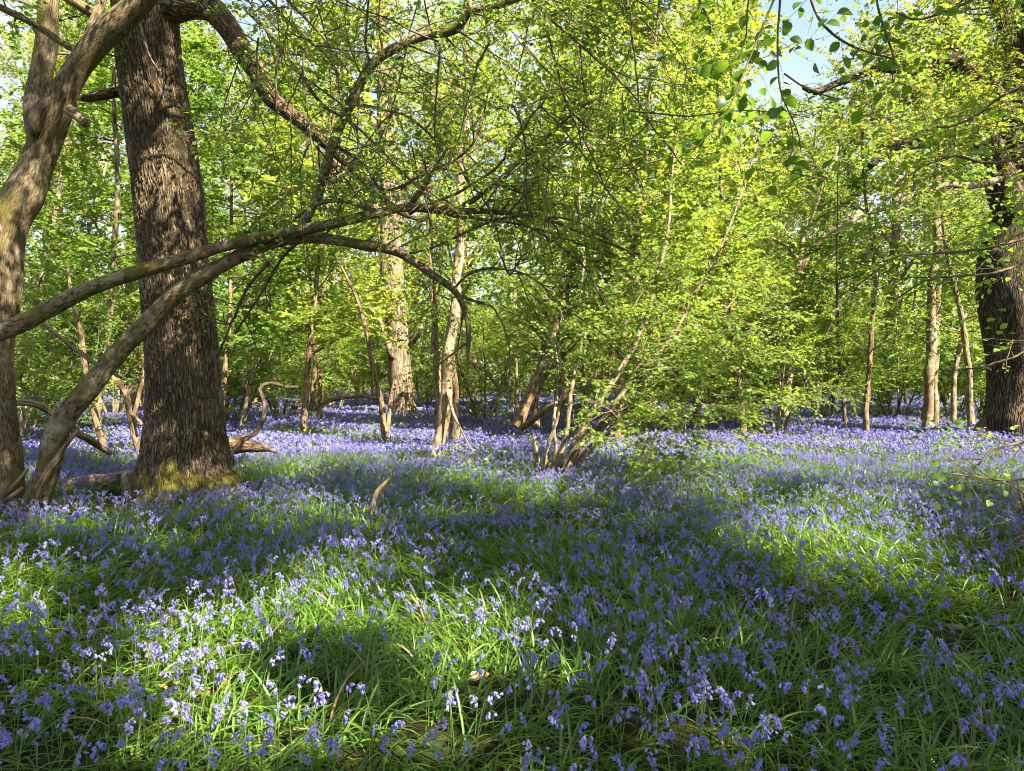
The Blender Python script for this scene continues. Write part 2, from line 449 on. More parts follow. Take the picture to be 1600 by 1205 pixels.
# ------------------------------------------------------------------ big oak on the left
def make_big_oak():
    rng = np.random.default_rng(11); d = 10.2
    base = at(292, 780, d); base[2] = gz(base[0], base[1])
    root = empty('oak_tree', base)
    def rel(P): return P-base
    edges = [(800, 205, 388), (780, 207, 384), (760, 211, 375), (740, 215, 366), (715, 221, 358), (690, 226, 352), (650, 231, 347), (600, 232, 342), (550, 231, 338), (500, 229, 333), (400, 222, 322), (300, 213, 316),
             (200, 200, 300), (100, 187, 282), (0, 178, 271), (-120, 170, 258), (-300, 160, 236), (-500, 158, 216)]
    P = np.array([at((l+r)/2, y, d) for y, l, r in edges]); R = np.array([(r-l)/2/F*d for y, l, r in edges])
    z0 = P[0][2]
    P, R = smooth_path(P, R, .012)
    core = R.copy(); zz = P[:, 2]-z0
    fl = np.clip(1-zz/1.1, 0, 1)**2
    body = R*(1-.16*fl)
    mb = MB()
    def shape(a, s):
        f = np.clip(1-s/1.0, 0, 1)**1.5
        return 1+f*(.22*np.cos(3*a+.6)+.15*np.cos(5*a+2.0)+.05*np.cos(9*a))+.018*np.sin(3*a+s*.8)+.012*np.sin(2*a-s*1.7)+.01*np.sin(7*a+s*.5)
    tube(mb, rel(P), body, 300, 0, 0, rng, True, shape=shape)
    trunk = mb.build('trunk', [M['oak_bark']], root)
    # boughs, each a mesh of its own
    def bough(pxs, mats, name='bough', sides=14, rough=.12, step=.05):
        b = MB(); Q, r = limb(pxs, step); tube(b, rel(Q), r, sides, 0, rough, rng); b.build(name, mats, root); return Q, r
    b1 = bough([(235, 20, 34, 10.2), (268, 10, 27, 10.15), (300, 8, 23, 10.1), (330, 16, 21, 10.05), (358, 45, 18, 10.0), (380, 80, 15.5, 10.0), (402, 112, 14, 10.0), (420, 148, 13.5, 10), (450, 175, 12, 10), (490, 205, 10.5, 10), (522, 235, 9.5, 10.1),
                (560, 272, 8, 10.1), (590, 302, 7, 10.2), (622, 330, 5, 10.3), (660, 345, 3, 10.4)], [M['oak_bough']], 'bough', 18)
    b2 = bough([(215, 142, 12, 10.3), (188, 143, 9, 10.2), (160, 148, 8, 10.1), (135, 154, 6, 10.0), (118, 152, 3, 9.95)], [M['oak_bough']])
    # hollow scar where a twig hangs
    b3 = bough([(235, 92, 15, 9.95), (237, 60, 14, 9.93), (240, 25, 15, 9.95), (236, -10, 14, 10.0)], [M['oak_bough']], 'bough')
    b = MB(); Q, r = limb([(219, 20, 2.2, 9.75), (221, 48, 2.2, 9.7), (229, 75, 2, 9.68), (236, 92, 1.5, 9.67), (249, 112, 1.0, 9.66)], .04); tube(b, rel(Q), r, 6, 0, .1, rng); b.build('hanging_twig', [M['pale_twig']], root)
    # crown above
    tb = MB(); cb = MB(); lv = Leaves()
    top = P[-1]
    for k in range(11):
        a = k*2.399+.4; h = rng.uniform(.45, 1.0); p0, _ = point_on(P, .62+.37*h)
        dr = norm(np.array([math.cos(a), math.sin(a), rng.uniform(.25, .9)]))
        B = wander(rng, p0, dr, rng.uniform(4, 6.5), 9, .2, .03); rr = np.linspace(.16, .03, 10)
        BQ, rr = smooth_path(B, rr, .2); tube(tb, rel(BQ), rr, 8, 0, .1, rng)
        sprout(rng, cb, lv, rel(B), np.linspace(.16, .03, 10), .2, 1, 9, 2.0, .085, 26, sec=6, tw=.5, sink=tb)
    sprout(rng, cb, lv, rel(b1[0]), b1[1], .12, .6, 4, .9, .06, 18, sec=3, twig_mat=0)
    sprout(rng, cb, lv, rel(b1[0]), b1[1], .6, 1, 6, 1.1, .06, 24, sec=3, twig_mat=0)
    sprout(rng, cb, lv, rel(P), R, .50, .62, 3, .35, .06, 22, sec=1, tw=.2, ang=(70, 95))
    tb.build('bough', [M['oak_bough']], root)
    lv.flush(cb, 1); cb.build('crown', [M['twig'], M['green_leaf']], root)
    tag(root, 'massive oak with deeply furrowed trunk and mossy root flare standing in the bluebells', 'tree')
make_big_oak()


# ------------------------------------------------------------------ a tree from hand-drawn limbs
def hand_tree(name, label, limbs, bark, base_px, twig='twig', leafm='hazel_leaf', foliage=(), cat='tree', sides=12, rough=.1, seed=1, partname='stem', fine=False, extra=None, group=None, step=.06, sink=.18):
    rng = np.random.default_rng(seed)
    base = at(*base_px); base[2] = gz(base[0], base[1])
    root = empty(name, base)
    paths = []
    for i, l in enumerate(limbs):
        if isinstance(l, dict): pn, pts, bm = l.get('name', partname), l['p'], l.get('m', bark)
        else: pn, pts, bm = partname, l, bark
        Q, r = limb(pts, step)
        if rough > .07 and len(Q) > 6:
            sl_ = np.concatenate([[0], np.cumsum(np.linalg.norm(np.diff(Q, axis=0), axis=1))]); T_ = norm(np.gradient(Q, axis=0)); ph = rng.uniform(0, 6.28, (4, 3)); a_ = max(r.mean(), .01)
            J = sum(np.sin(sl_[:, None]/(a_*k_)+ph[i_]) for i_, k_ in enumerate((2.3, 3.7, 5.9, 9.0)))*.10*r[:, None]*np.clip(sl_/.6, 0, 1)[:, None]
            Q = Q+J-T_*(J*T_).sum(1, keepdims=True)
            for _ in range(int(sl_[-1]/(a_*14))):
                c_ = rng.uniform(0, sl_[-1]); r = r*(1+rng.uniform(.04, .15)*np.exp(-((sl_-c_)/(a_*rng.uniform(.7, 1.4)))**2))
        gq = gz(Q[0][0], Q[0][1])
        if abs(Q[0][2]-gq) < .35 and Q[1][2] > Q[0][2]:      # root it in the soil
            Q = np.vstack([np.array([Q[0][0], Q[0][1], gq-sink]), Q]); r = np.concatenate([[r[0]*1.15], r])
        b = MB(); tube(b, Q-base, r, sides, 0, rough, rng); b.build(pn, [M[bm]], root); paths.append((Q, r))
    if foliage or extra:
        cb = MB(); lv = Leaves()
        for fo in foliage:
            fo = dict(fo); i = fo.pop('i'); sprout(rng, cb, lv, paths[i][0]-base, paths[i][1], **fo)
        if extra: extra(rng, cb, lv, paths, base)
        lv.flush(cb, 1, fine); cb.build('crown', [M[twig], M[leafm]], root)
    tag(root, label, cat, group)
    return root, paths


# forked hazel at the left edge
hand_tree('hazel_tree', 'thick hazel trunk forking above a burr at the left edge of the photo',
    [[(6, 800, 27, 8.85), (5, 740, 24, 8.8), (4, 680, 23, 8.8), (0, 600, 22, 8.8), (-3, 520, 23, 8.8), (4, 440, 26, 8.8), (22, 360, 25, 8.8), (45, 300, 25, 8.8), (60, 245, 25, 8.8), (82, 185, 23, 8.75), (112, 125, 19, 8.7), (158, 62, 19, 8.6), (212, 8, 18, 8.5), (258, -45, 16, 8.4), (320, -130, 13, 8.3), (400, -260, 9, 8.2)],
     dict(name='fork', p=[(66, 240, 18, 8.85), (56, 190, 15, 8.9), (58, 130, 13, 8.95), (64, 60, 11, 9.0), (70, -10, 10, 9.0), (78, -90, 8, 9.1), (95, -250, 6, 9.2)]),
     dict(name='fork', p=[(62, 180, 12, 8.95), (74, 120, 9, 9.0), (80, 60, 8, 9.05), (86, 0, 8, 9.1), (98, -90, 6, 9.2)]),
     dict(name='burr', m='twig', p=[(54, 212, 7, 8.62), (56, 192, 11, 8.56), (63, 172, 11, 8.55), (74, 158, 8, 8.58), (84, 150, 4, 8.62)]),
     dict(name='stub', m='brown_bark', p=[(108, 172, 9, 8.5), (122, 182, 8, 8.45), (133, 192, 7, 8.4), (137, 188, 4, 8.38)]),
     dict(name='branch', p=[(128, 82, 6, 8.65), (100, 68, 5, 8.6), (60, 42, 5, 8.5), (20, 22, 5, 8.4), (-40, -5, 4, 8.3)]),
     dict(name='branch', p=[(134, 75, 8, 8.6), (145, 40, 7, 8.7), (158, 5, 7, 8.8), (172, -40, 6, 8.9)]),
     dict(name='branch', m='brown_bark', p=[(100, -5, 6, 9.0), (130, 12, 8, 9.1), (165, 30, 7, 9.3), (190, 40, 6, 9.6)])],
    'hazel_bark', (6, 800, 8.85), foliage=[dict(i=0, f0=.78, f1=1, n=9, Ln=1.6, size=.065, per_m=26, sec=6), dict(i=1, f0=.3, f1=1, n=8, Ln=1.3, size=.065, per_m=26, sec=5),
    dict(i=2, f0=.4, f1=1, n=5, Ln=1.0, size=.065, per_m=26, sec=5), dict(i=5, f0=.3, f1=1, n=4, Ln=.9, size=.06, per_m=20, sec=3)], sides=24, rough=.09, seed=3, partname='trunk')


# arching hazel in front of the oak
def whips(rng, cb, lv, paths, base):
    """thin bare and leafy whips that rise and hang through the middle of the picture"""
    W = [[(380, 8, 3, 8.6), (425, 62, 3, 8.5), (470, 125, 3, 8.4), (505, 172, 2.5, 8.4), (560, 210, 2, 8.4), (640, 290, 1.5, 8.3), (700, 350, 1.2, 8.3)],
         [(400, -20, 2.5, 9), (455, 40, 3, 9), (520, 95, 2.5, 9), (540, 130, 2, 9)],
         [(450, 0, 3, 9.2), (500, 60, 2.5, 9.2), (545, 120, 2, 9.2)],
         [(455, 180, 1.2, 8.2), (456, 260, 1.2, 8.2), (455, 360, 1, 8.2)],
         [(520, 225, 3, 8.6), (570, 260, 3, 8.6), (600, 300, 2.5, 8.6), (690, 262, 2.2, 8.5), (740, 222, 2, 8.4), (765, 140, 1.6, 8.4)],
         [(565, 165, 2.5, 8.5), (640, 185, 2.2, 8.5), (700, 250, 2, 8.4), (755, 320, 2, 8.3), (775, 385, 1.6, 8.3)],
         [(420, 410, 3, 9), (390, 450, 2.5, 9.1), (360, 520, 2, 9.3), (345, 560, 2, 9.5)],
         [(470, 375, 3, 8.9), (440, 405, 2.5, 9), (400, 470, 2, 9.2), (370, 520, 1.6, 9.4)],
         [(520, 350, 2, 8.6), (535, 300, 2, 8.6), (510, 280, 1.5, 8.5)],
         [(640, 335, 2.5, 8.5), (720, 300, 2.5, 8.4), (780, 262, 2.2, 8.3), (815, 210, 2, 8.2), (850, 160, 1.6, 8.1)],
         [(700, 335, 2.5, 8.5), (760, 345, 2.2, 8.4), (830, 338, 2, 8.3), (900, 350, 1.6, 8.2), (960, 385, 1.4, 8.2)],
         [(780, 392, 2, 8.3), (800, 430, 2, 8.3), (818, 400, 1.6, 8.3), (835, 392, 1.4, 8.3)],
         [(830, -5, 3, 8.0), (850, 20, 3, 7.9), (890, 60, 2.6, 7.8), (945, 110, 2.4, 7.7), (985, 150, 2, 7.6), (1010, 200, 1.6, 7.6), (1060, 260, 1.2, 7.5)],
         [(850, 15, 2.5, 7.9), (858, 60, 2.2, 7.9), (870, 110, 2, 7.8), (890, 170, 1.8, 7.8), (920, 230, 1.5, 7.7), (945, 290, 1.2, 7.7)],
         [(975, -10, 2, 7.2), (990, 40, 1.8, 7.2), (1000, 110, 1.6, 7.2), (1005, 180, 1.2, 7.2)],
         [(800, 340, 2, 8.4), (860, 370, 2, 8.3), (910, 410, 1.8, 8.2), (945, 470, 1.5, 8.2)],
         [(640, 395, 2.2, 8.6), (690, 380, 2, 8.6), (760, 340, 2, 8.6), (840, 350, 1.8, 8.5), (900, 372, 1.6, 8.4), (985, 400, 1.3, 8.3)]]
    for k, w in enumerate(W):
        P, R = limb(w, .08); P = P-base; P = P+np.cumsum(rng.normal(0, .006, P.shape), 0)
        tube(cb, P, R, 5, 0, 0, rng, False)
        sprout(rng, cb, lv, P, R, .1, 1, 5, .8, .055, 18, sec=3, tw=.3)
    for k in range(64):      # leafy sprays in the upper middle
        p = at(rng.uniform(560, 1180), rng.uniform(-90, 300), rng.uniform(7.5, 10.5))-base
        B = wander(rng, p, np.array([rng.uniform(-.2, 1), rng.normal(0, .5), rng.uniform(-.5, .25)]), rng.uniform(.5, 1.1), 5, .12, -.04)
        tube(cb, B, np.linspace(.006, .0025, 6), 4, 0, 0, rng, False); c = rng.uniform(.2, .9)
        for q in range(5):
            pp, dd = point_on(B, rng.uniform(.15, .98)); leaf_twig(rng, cb, lv, pp, side_dir(rng, dd, .8, .8), rng.uniform(.2, .4), .062, 28, c, .8)
    for k in range(110):      # fine whips criss-crossing overhead
        x = rng.uniform(360, 1020); y = rng.uniform(-120, 250); d = rng.uniform(6.5, 9.5)
        P = wander(rng, at(x, y, d)-base, np.array([rng.uniform(-.6, 1), rng.normal(0, .3), rng.uniform(-1, .2)]), rng.uniform(.9, 2.2), 9, .12, -.02)
        tube(cb, P, np.linspace(.010, .003, 10), 4, 0, 0, rng, False)
        sprout(rng, cb, lv, P, np.full(10, .006), .3, 1, 3, .55, .055, 20, sec=3, tw=.25)
hand_tree('arching_hazel', 'hazel with long bare stems arching right across the massive oak trunk',
    [[(42, 815, 19.3, 8.6), (75, 730, 17.5, 8.55), (108, 645, 16.6, 8.5), (168, 567, 15.2, 8.5), (230, 500, 13.8, 8.5), (300, 445, 12.4, 8.5), (360, 408, 11, 8.5), (430, 380, 9.66, 8.55), (490, 372, 8.28, 8.6), (560, 383, 7.82, 8.6), (620, 393, 7.36, 8.6), (670, 425, 6.44, 8.6), (712, 456, 5.52, 8.6), (728, 490, 4.14, 8.6), (732, 520, 3.68, 8.6), (731, 548, 3.22, 8.6), (736, 566, 2.76, 8.55), (760, 580, 2.76, 8.5), (775, 602, 2.39, 8.5), (792, 622, 1.84, 8.5)],
     dict(name='branch', p=[(470, 368, 6.44, 8.55), (485, 330, 6.9, 8.55), (502, 290, 7.36, 8.55), (520, 220, 7.36, 8.5), (543, 172, 7.36, 8.5), (568, 122, 7.36, 8.5), (600, 86, 7.36, 8.45), (650, 60, 6.9, 8.4), (700, 48, 6.9, 8.35), (718, 36, 6.9, 8.3), (732, 18, 6.44, 8.2), (765, 12, 5.52, 8.1), (800, 2, 4.6, 8.0), (850, -18, 3.68, 7.9)]),
     dict(name='branch', p=[(718, 462, 2.85, 8.6), (745, 472, 2.28, 8.6), (770, 480, 1.71, 8.6), (790, 520, 1.43, 8.5), (797, 560, 1.14, 8.5), (794, 620, 1.03, 8.5), (792, 650, 0.856, 8.5)]),
     dict(name='branch', p=[(706, 455, 2.28, 8.6), (730, 430, 2.28, 8.5), (760, 420, 2.28, 8.4), (800, 422, 1.71, 8.4), (840, 440, 1.43, 8.3), (880, 480, 1.14, 8.2), (940, 520, 0.911, 8.1), (1000, 580, 0.8, 8.0)]),
     dict(name='branch', p=[(718, 36, 4.6, 8.3), (728, 8, 3.68, 8.4), (732, -30, 2.76, 8.5)])],
    'hazel_bark', (42, 815, 8.6), foliage=[dict(i=1, f0=.35, f1=1, n=14, Ln=1.2, size=.058, per_m=22, sec=4), dict(i=0, f0=.62, f1=.95, n=9, Ln=.7, size=.055, per_m=20, sec=3), dict(i=3, f0=.2, f1=1, n=10, Ln=.8, size=.06, per_m=24, sec=4)],
    sides=18, rough=.09, seed=5, extra=whips)

# long bough entering from the left
hand_tree('leaning_hazel', 'long sunlit hazel stem leaning in from beyond the left edge across the oak',
    [[(-330, 830, 16.6, 8.0), (-270, 720, 15.6, 8.0), (-180, 620, 14.7, 8.05), (-80, 552, 13.8, 8.1), (0, 518, 13.3, 8.15), (62, 490, 12.4, 8.2), (130, 456, 12, 8.25), (200, 429, 11, 8.3), (300, 400, 9.66, 8.35), (370, 382, 8.74, 8.4), (450, 363, 8.28, 8.4), (520, 350, 7.82, 8.4), (580, 335, 7.36, 8.4), (640, 323, 6.9, 8.4), (690, 328, 5.52, 8.4), (740, 330, 4.6, 8.4), (790, 334, 3.68, 8.4), (850, 342, 2.94, 8.3), (930, 372, 2.3, 8.3), (1000, 398, 1.47, 8.2)],
     dict(name='branch', p=[(690, 326, 4.6, 8.4), (730, 318, 4.14, 8.4), (770, 290, 3.68, 8.35), (815, 250, 3.22, 8.3), (860, 210, 2.76, 8.2), (905, 170, 2.21, 8.1), (960, 140, 1.66, 8.0)]),
     dict(name='branch', p=[(590, 332, 4.6, 8.4), (540, 315, 3.68, 8.45), (500, 318, 3.22, 8.5), (460, 340, 2.3, 8.6)]),
     dict(name='branch', p=[(640, 322, 4.6, 8.4), (660, 296, 3.68, 8.4), (675, 270, 2.76, 8.4), (700, 230, 2.21, 8.3)])],
    'hazel_bark', (-330, 830, 8.0), foliage=[dict(i=0, f0=.78, f1=1, n=9, Ln=.8, size=.058, per_m=22, sec=3), dict(i=1, f0=.2, f1=1, n=10, Ln=.9, size=.058, per_m=22, sec=4), dict(i=3, f0=.2, f1=1, n=4, Ln=.7, size=.058, per_m=20, sec=3)],
    sides=18, rough=.09, seed=6)


# middle oak with a sunlit trunk
hand_tree('tall_oak', 'tall oak with sunlit brown trunk in the middle distance left of the twisted pale trunk',
    [dict(name='trunk', p=[(630, 658, 27, 30.6), (629, 640, 22, 30.6), (627, 610, 18.5, 30.6), (624, 560, 17.5, 30.6), (619, 500, 18, 30.6), (613, 440, 18, 30.6), (611, 390, 17, 30.6), (612, 330, 17, 30.6), (608, 260, 15, 30.6), (602, 190, 13, 30.6), (600, 120, 11, 30.6), (596, 40, 9, 30.6), (590, -60, 6, 30.6)]),
     dict(name='bough', p=[(612, 345, 11, 30.6), (580, 320, 8, 30.4), (545, 290, 6.5, 30.2), (520, 240, 5, 30), (500, 170, 4, 30)]),
     dict(name='bough', p=[(610, 300, 9, 30.6), (650, 270, 7, 30.5), (690, 215, 6, 30.3), (720, 140, 4, 30.1)]),
     dict(name='bough', p=[(605, 215, 8, 30.6), (560, 160, 6, 30.6), (530, 90, 4, 30.5)]),
     dict(name='bough', p=[(614, 560, 6, 30.3), (600, 520, 5, 29.9), (585, 490, 4, 29.6), (555, 460, 3, 29.4), (520, 430, 2.4, 29.2)]),
     dict(name='bough', p=[(640, 540, 4, 30.3), (652, 525, 4, 30.0), (662, 508, 3, 29.8)])],
    'far_oak_bark', (630, 658, 30.6), leafm='gold_leaf', foliage=[dict(i=0, f0=.62, f1=1, n=16, Ln=3.4, size=.12, per_m=14, sec=9, tw=.9), dict(i=1, f0=.2, f1=1, n=9, Ln=2.6, size=.12, per_m=14, sec=8, tw=.8), dict(i=2, f0=.2, f1=1, n=9, Ln=2.6, size=.12, per_m=14, sec=8, tw=.8), dict(i=3, f0=.2, f1=1, n=6, Ln=2.6, size=.12, per_m=14, sec=8, tw=.8),
    dict(i=4, f0=.3, f1=1, n=5, Ln=1.2, size=.09, per_m=16, sec=5)], seed=8, sides=28, rough=.06, step=.2)

# twisted pale trunk
hand_tree('twisted_tree', 'pale twisted tree with two mottled trunks winding round each other right of the tall oak',
    [dict(name='trunk', p=[(679, 716, 13, 15.3), (685, 690, 10, 15.3), (692, 662, 9.5, 15.3), (698, 620, 9, 15.3), (698, 580, 8.5, 15.35), (706, 532, 8, 15.4), (710, 488, 7.5, 15.4), (712, 448, 6.5, 15.4), (716, 400, 7, 15.5), (719, 330, 6.5, 15.5), (722, 260, 6, 15.6), (730, 180, 5, 15.6), (728, 90, 4, 15.6), (735, 0, 3, 15.6)]),
     dict(name='trunk', p=[(711, 692, 9, 17.0), (709, 660, 8, 16.9), (711, 609, 7.5, 16.6), (706, 570, 7, 16.2), (700, 535, 6.5, 15.9), (707, 490, 6, 15.7), (714, 450, 5.5, 15.6)]),
     dict(name='trunk', m='brown_bark', p=[(688, 690, 7, 15.6), (686, 630, 6, 15.7), (682, 560, 5.5, 15.8), (678, 500, 5, 15.9), (675, 440, 4.5, 16), (671, 360, 4, 16.1), (668, 260, 3, 16.2), (664, 150, 2.4, 16.3)]),
     dict(name='branch', p=[(700, 610, 3, 15.2), (706, 640, 2.6, 15.0), (716, 662, 1.4, 14.9), (730, 690, 1.0, 14.7), (748, 720, .8, 14.5)])],
    'pale_bark', (679, 716, 15.3), leafm='hazel_leaf', foliage=[dict(i=0, f0=.45, f1=1, n=16, Ln=1.5, size=.075, per_m=20, sec=6), dict(i=2, f0=.3, f1=1, n=14, Ln=1.1, size=.075, per_m=20, sec=5), dict(i=1, f0=.3, f1=1, n=7, Ln=.7, size=.07, per_m=18, sec=4)], seed=9, sides=20, rough=.22, step=.05)

# bare sapling
hand_tree('bare_sapling', 'thin dark leafless sapling curving up in front of the tall oak',
    [[(602, 697, 6, 17.5), (597, 643, 4.5, 17.5), (588, 598, 4, 17.5), (579, 549, 3.6, 17.5), (568, 500, 3.2, 17.5), (553, 456, 2.8, 17.5), (545, 441, 2.4, 17.5), (527, 404, 1.6, 17.5)],
     [(604, 690, 4.5, 17.4), (607, 655, 3.5, 17.6), (610, 625, 3.2, 17.8), (617, 595, 2.4, 18.0)]], 'brown_bark', (602, 697, 17.5), leafm='hazel_leaf', seed=10, cat='sapling', foliage=[dict(i=0, f0=.55, f1=1, n=5, Ln=.4, size=.05, per_m=6, sec=1)])


# hazel clump in the middle
def clump_sprays(rng, cb, lv, paths, base):
    for k in range(125):
        x = rng.uniform(865, 1215); y = rng.uniform(440, 640); d = rng.uniform(10.6, 13.0)
        if (y > 600 and x < 950) or (x < 1010 and y > 530 and rng.uniform() < .65): continue
        p = at(x, y, d)-base
        B = wander(rng, p, np.array([rng.uniform(-.3, 1), rng.normal(-.25, .5), rng.uniform(-.25, .3)]), rng.uniform(.5, 1.0), 5, .12, -.04)
        tube(cb, B, np.linspace(.007, .003, 6), 4, 0, 0, rng, False); c = rng.uniform(.2, .75)
        for q in range(5):
            pp, dd = point_on(B, rng.uniform(.15, .98)); leaf_twig(rng, cb, lv, pp, side_dir(rng, dd, .8, .8), rng.uniform(.2, .45), .08, 26, c, .85)
    # long low sprays reaching right and towards the camera
    for (x0, y0, x1, y1, d0, d1) in [(950, 600, 1075, 690, 11.8, 9.6), (1000, 560, 1120, 665, 11.8, 10), (1020, 530, 1180, 610, 12, 11), (930, 630, 1000, 720, 11.5, 9.2), (1040, 520, 1215, 560, 12, 12), (960, 640, 1060, 730, 11, 9.0), (1000, 600, 1160, 645, 12, 10.5), (880, 500, 840, 440, 12, 11.5), (990, 480, 1060, 420, 12, 12)]:
        P = np.array([at(x0+(x1-x0)*t, y0+(y1-y0)*t-22*math.sin(t*3.1), d0+(d1-d0)*t) for t in np.linspace(0, 1, 9)])-base
        tube(cb, P, np.linspace(.012, .003, 9), 5, 0, 0, rng, False)
        sprout(rng, cb, lv, P, np.linspace(.012, .003, 9), .15, 1, 13, .5, .075, 24, sec=3, tw=.28, flat=.9, bflat=.9)
hand_tree('hazel_clump', 'many stemmed hazel clump fanning up to the right from a pale stool amid the bluebells',
    [[(843, 750, 4.29, 12.0), (839, 712, 3.9, 12.0), (835, 683, 3.12, 12.0)],
     [(872, 748, 4.68, 12.0), (876, 720, 3.9, 12), (879, 698, 3.9, 12), (888, 654, 3.9, 12), (892, 616, 3.59, 12), (899, 572, 3.12, 12), (908, 542, 2.81, 12), (905, 480, 2.5, 12), (912, 400, 2.18, 12), (905, 300, 1.87, 12), (915, 180, 1.4, 12), (905, 80, 0.936, 12)],
     [(880, 748, 7.8, 11.9), (893, 710, 7.02, 11.9), (912, 669, 6.63, 11.9), (931, 639, 5.85, 11.9), (949, 609, 5.07, 11.9), (979, 560, 4.68, 12), (998, 523, 4.29, 12), (1016, 482, 3.9, 12.1), (1030, 420, 3.12, 12.2), (1045, 350, 2.5, 12.4), (1050, 270, 2.03, 12.6), (1065, 170, 1.56, 12.8), (1080, 60, 1.09, 13)],
     [(884, 746, 5.07, 12.1), (908, 697, 4.37, 12.1), (945, 654, 3.9, 12.1), (975, 610, 3.59, 12.1), (1001, 572, 3.43, 12.1), (1031, 549, 3.12, 12.1), (1061, 508, 2.81, 12.1), (1085, 460, 2.34, 12.2), (1120, 400, 2.03, 12.3), (1160, 300, 1.72, 12.5), (1190, 200, 1.25, 12.7)],
     [(850, 745, 3.51, 12.1), (854, 715, 3.12, 12.1), (860, 683, 2.81, 12.1), (871, 654, 2.34, 12.1), (880, 600, 2.03, 12.2), (870, 540, 1.56, 12.3)],
     dict(name='stem', m='brown_bark', p=[(876, 742, 3.9, 11.8), (890, 715, 3.12, 11.7), (922, 680, 2.81, 11.6), (955, 650, 2.5, 11.4), (990, 630, 2.03, 11.2), (1010, 600, 1.56, 11.0)]),
     [(870, 745, 3.9, 12.2), (868, 700, 3.12, 12.3), (866, 650, 2.65, 12.4), (872, 590, 2.34, 12.5), (866, 520, 1.87, 12.6)],
     [(886, 744, 3.9, 12.2), (920, 700, 3.51, 12.3), (955, 665, 3.12, 12.4), (978, 620, 2.65, 12.5), (1000, 560, 2.34, 12.6), (1030, 500, 2.03, 12.7), (1062, 440, 1.72, 12.8)],
     dict(name='stem', m='brown_bark', p=[(862, 747, 3.12, 11.9), (866, 720, 2.73, 11.9), (884, 690, 2.34, 11.9), (900, 670, 1.87, 11.8)]),
     dict(name='stem', m='brown_bark', p=[(890, 742, 3.51, 12.0), (915, 710, 3.12, 11.9), (940, 690, 2.34, 11.9), (960, 660, 1.72, 11.9)])],
    'rough_bark', (870, 748, 12.0), leafm='hazel_leaf', twig='pale_twig', foliage=[dict(i=2, f0=.55, f1=1, n=16, Ln=1.0, size=.075, per_m=24, sec=5), dict(i=3, f0=.5, f1=1, n=14, Ln=.9, size=.075, per_m=24, sec=5), dict(i=1, f0=.5, f1=1, n=10, Ln=.8, size=.075, per_m=22, sec=4), dict(i=7, f0=.5, f1=1, n=12, Ln=.9, size=.075, per_m=24, sec=5), dict(i=6, f0=.6, f1=1, n=6, Ln=.7, size=.07, per_m=22, sec=4)],
    cat='hazel bush', seed=12, extra=clump_sprays, sides=12, rough=.14)

# darker leaning hazel behind it
hand_tree('hazel_clump', 'dark leaning hazel stems standing left of and behind the pale many stemmed hazel',
    [[(807, 668, 8, 19), (826, 622, 8, 19), (848, 576, 7.5, 19), (858, 545, 7, 19), (867, 512, 6.5, 19), (872, 480, 5, 19), (880, 430, 4, 19)],
     [(838, 668, 6.5, 20), (837, 640, 6, 20), (840, 596, 5.5, 20), (850, 540, 4.5, 20), (852, 480, 3.6, 20), (860, 400, 2.6, 20)],
     dict(name='stem', m='brown_bark', p=[(815, 669, 5, 18.6), (838, 652, 5, 18), (856, 639, 4.8, 17.5), (893, 616, 4.5, 17), (942, 586, 4.3, 16.5), (960, 538, 4.2, 16.2), (979, 508, 4, 16), (1009, 493, 3.2, 15.8), (1040, 482, 2.4, 15.6)]),
     dict(name='stem', m='brown_bark', p=[(803, 668, 4, 19), (806, 645, 3.4, 19), (808, 620, 2.6, 19), (806, 560, 2, 19)])],
    'brown_bark', (815, 669, 19), leafm='hazel_leaf', foliage=[dict(i=0, f0=.5, f1=1, n=14, Ln=1.6, size=.085, per_m=18, sec=7, tw=.6), dict(i=1, f0=.35, f1=1, n=14, Ln=1.6, size=.085, per_m=18, sec=7, tw=.6), dict(i=2, f0=.6, f1=1, n=8, Ln=1.0, size=.08, per_m=18, sec=5)], cat='hazel bush', seed=13)


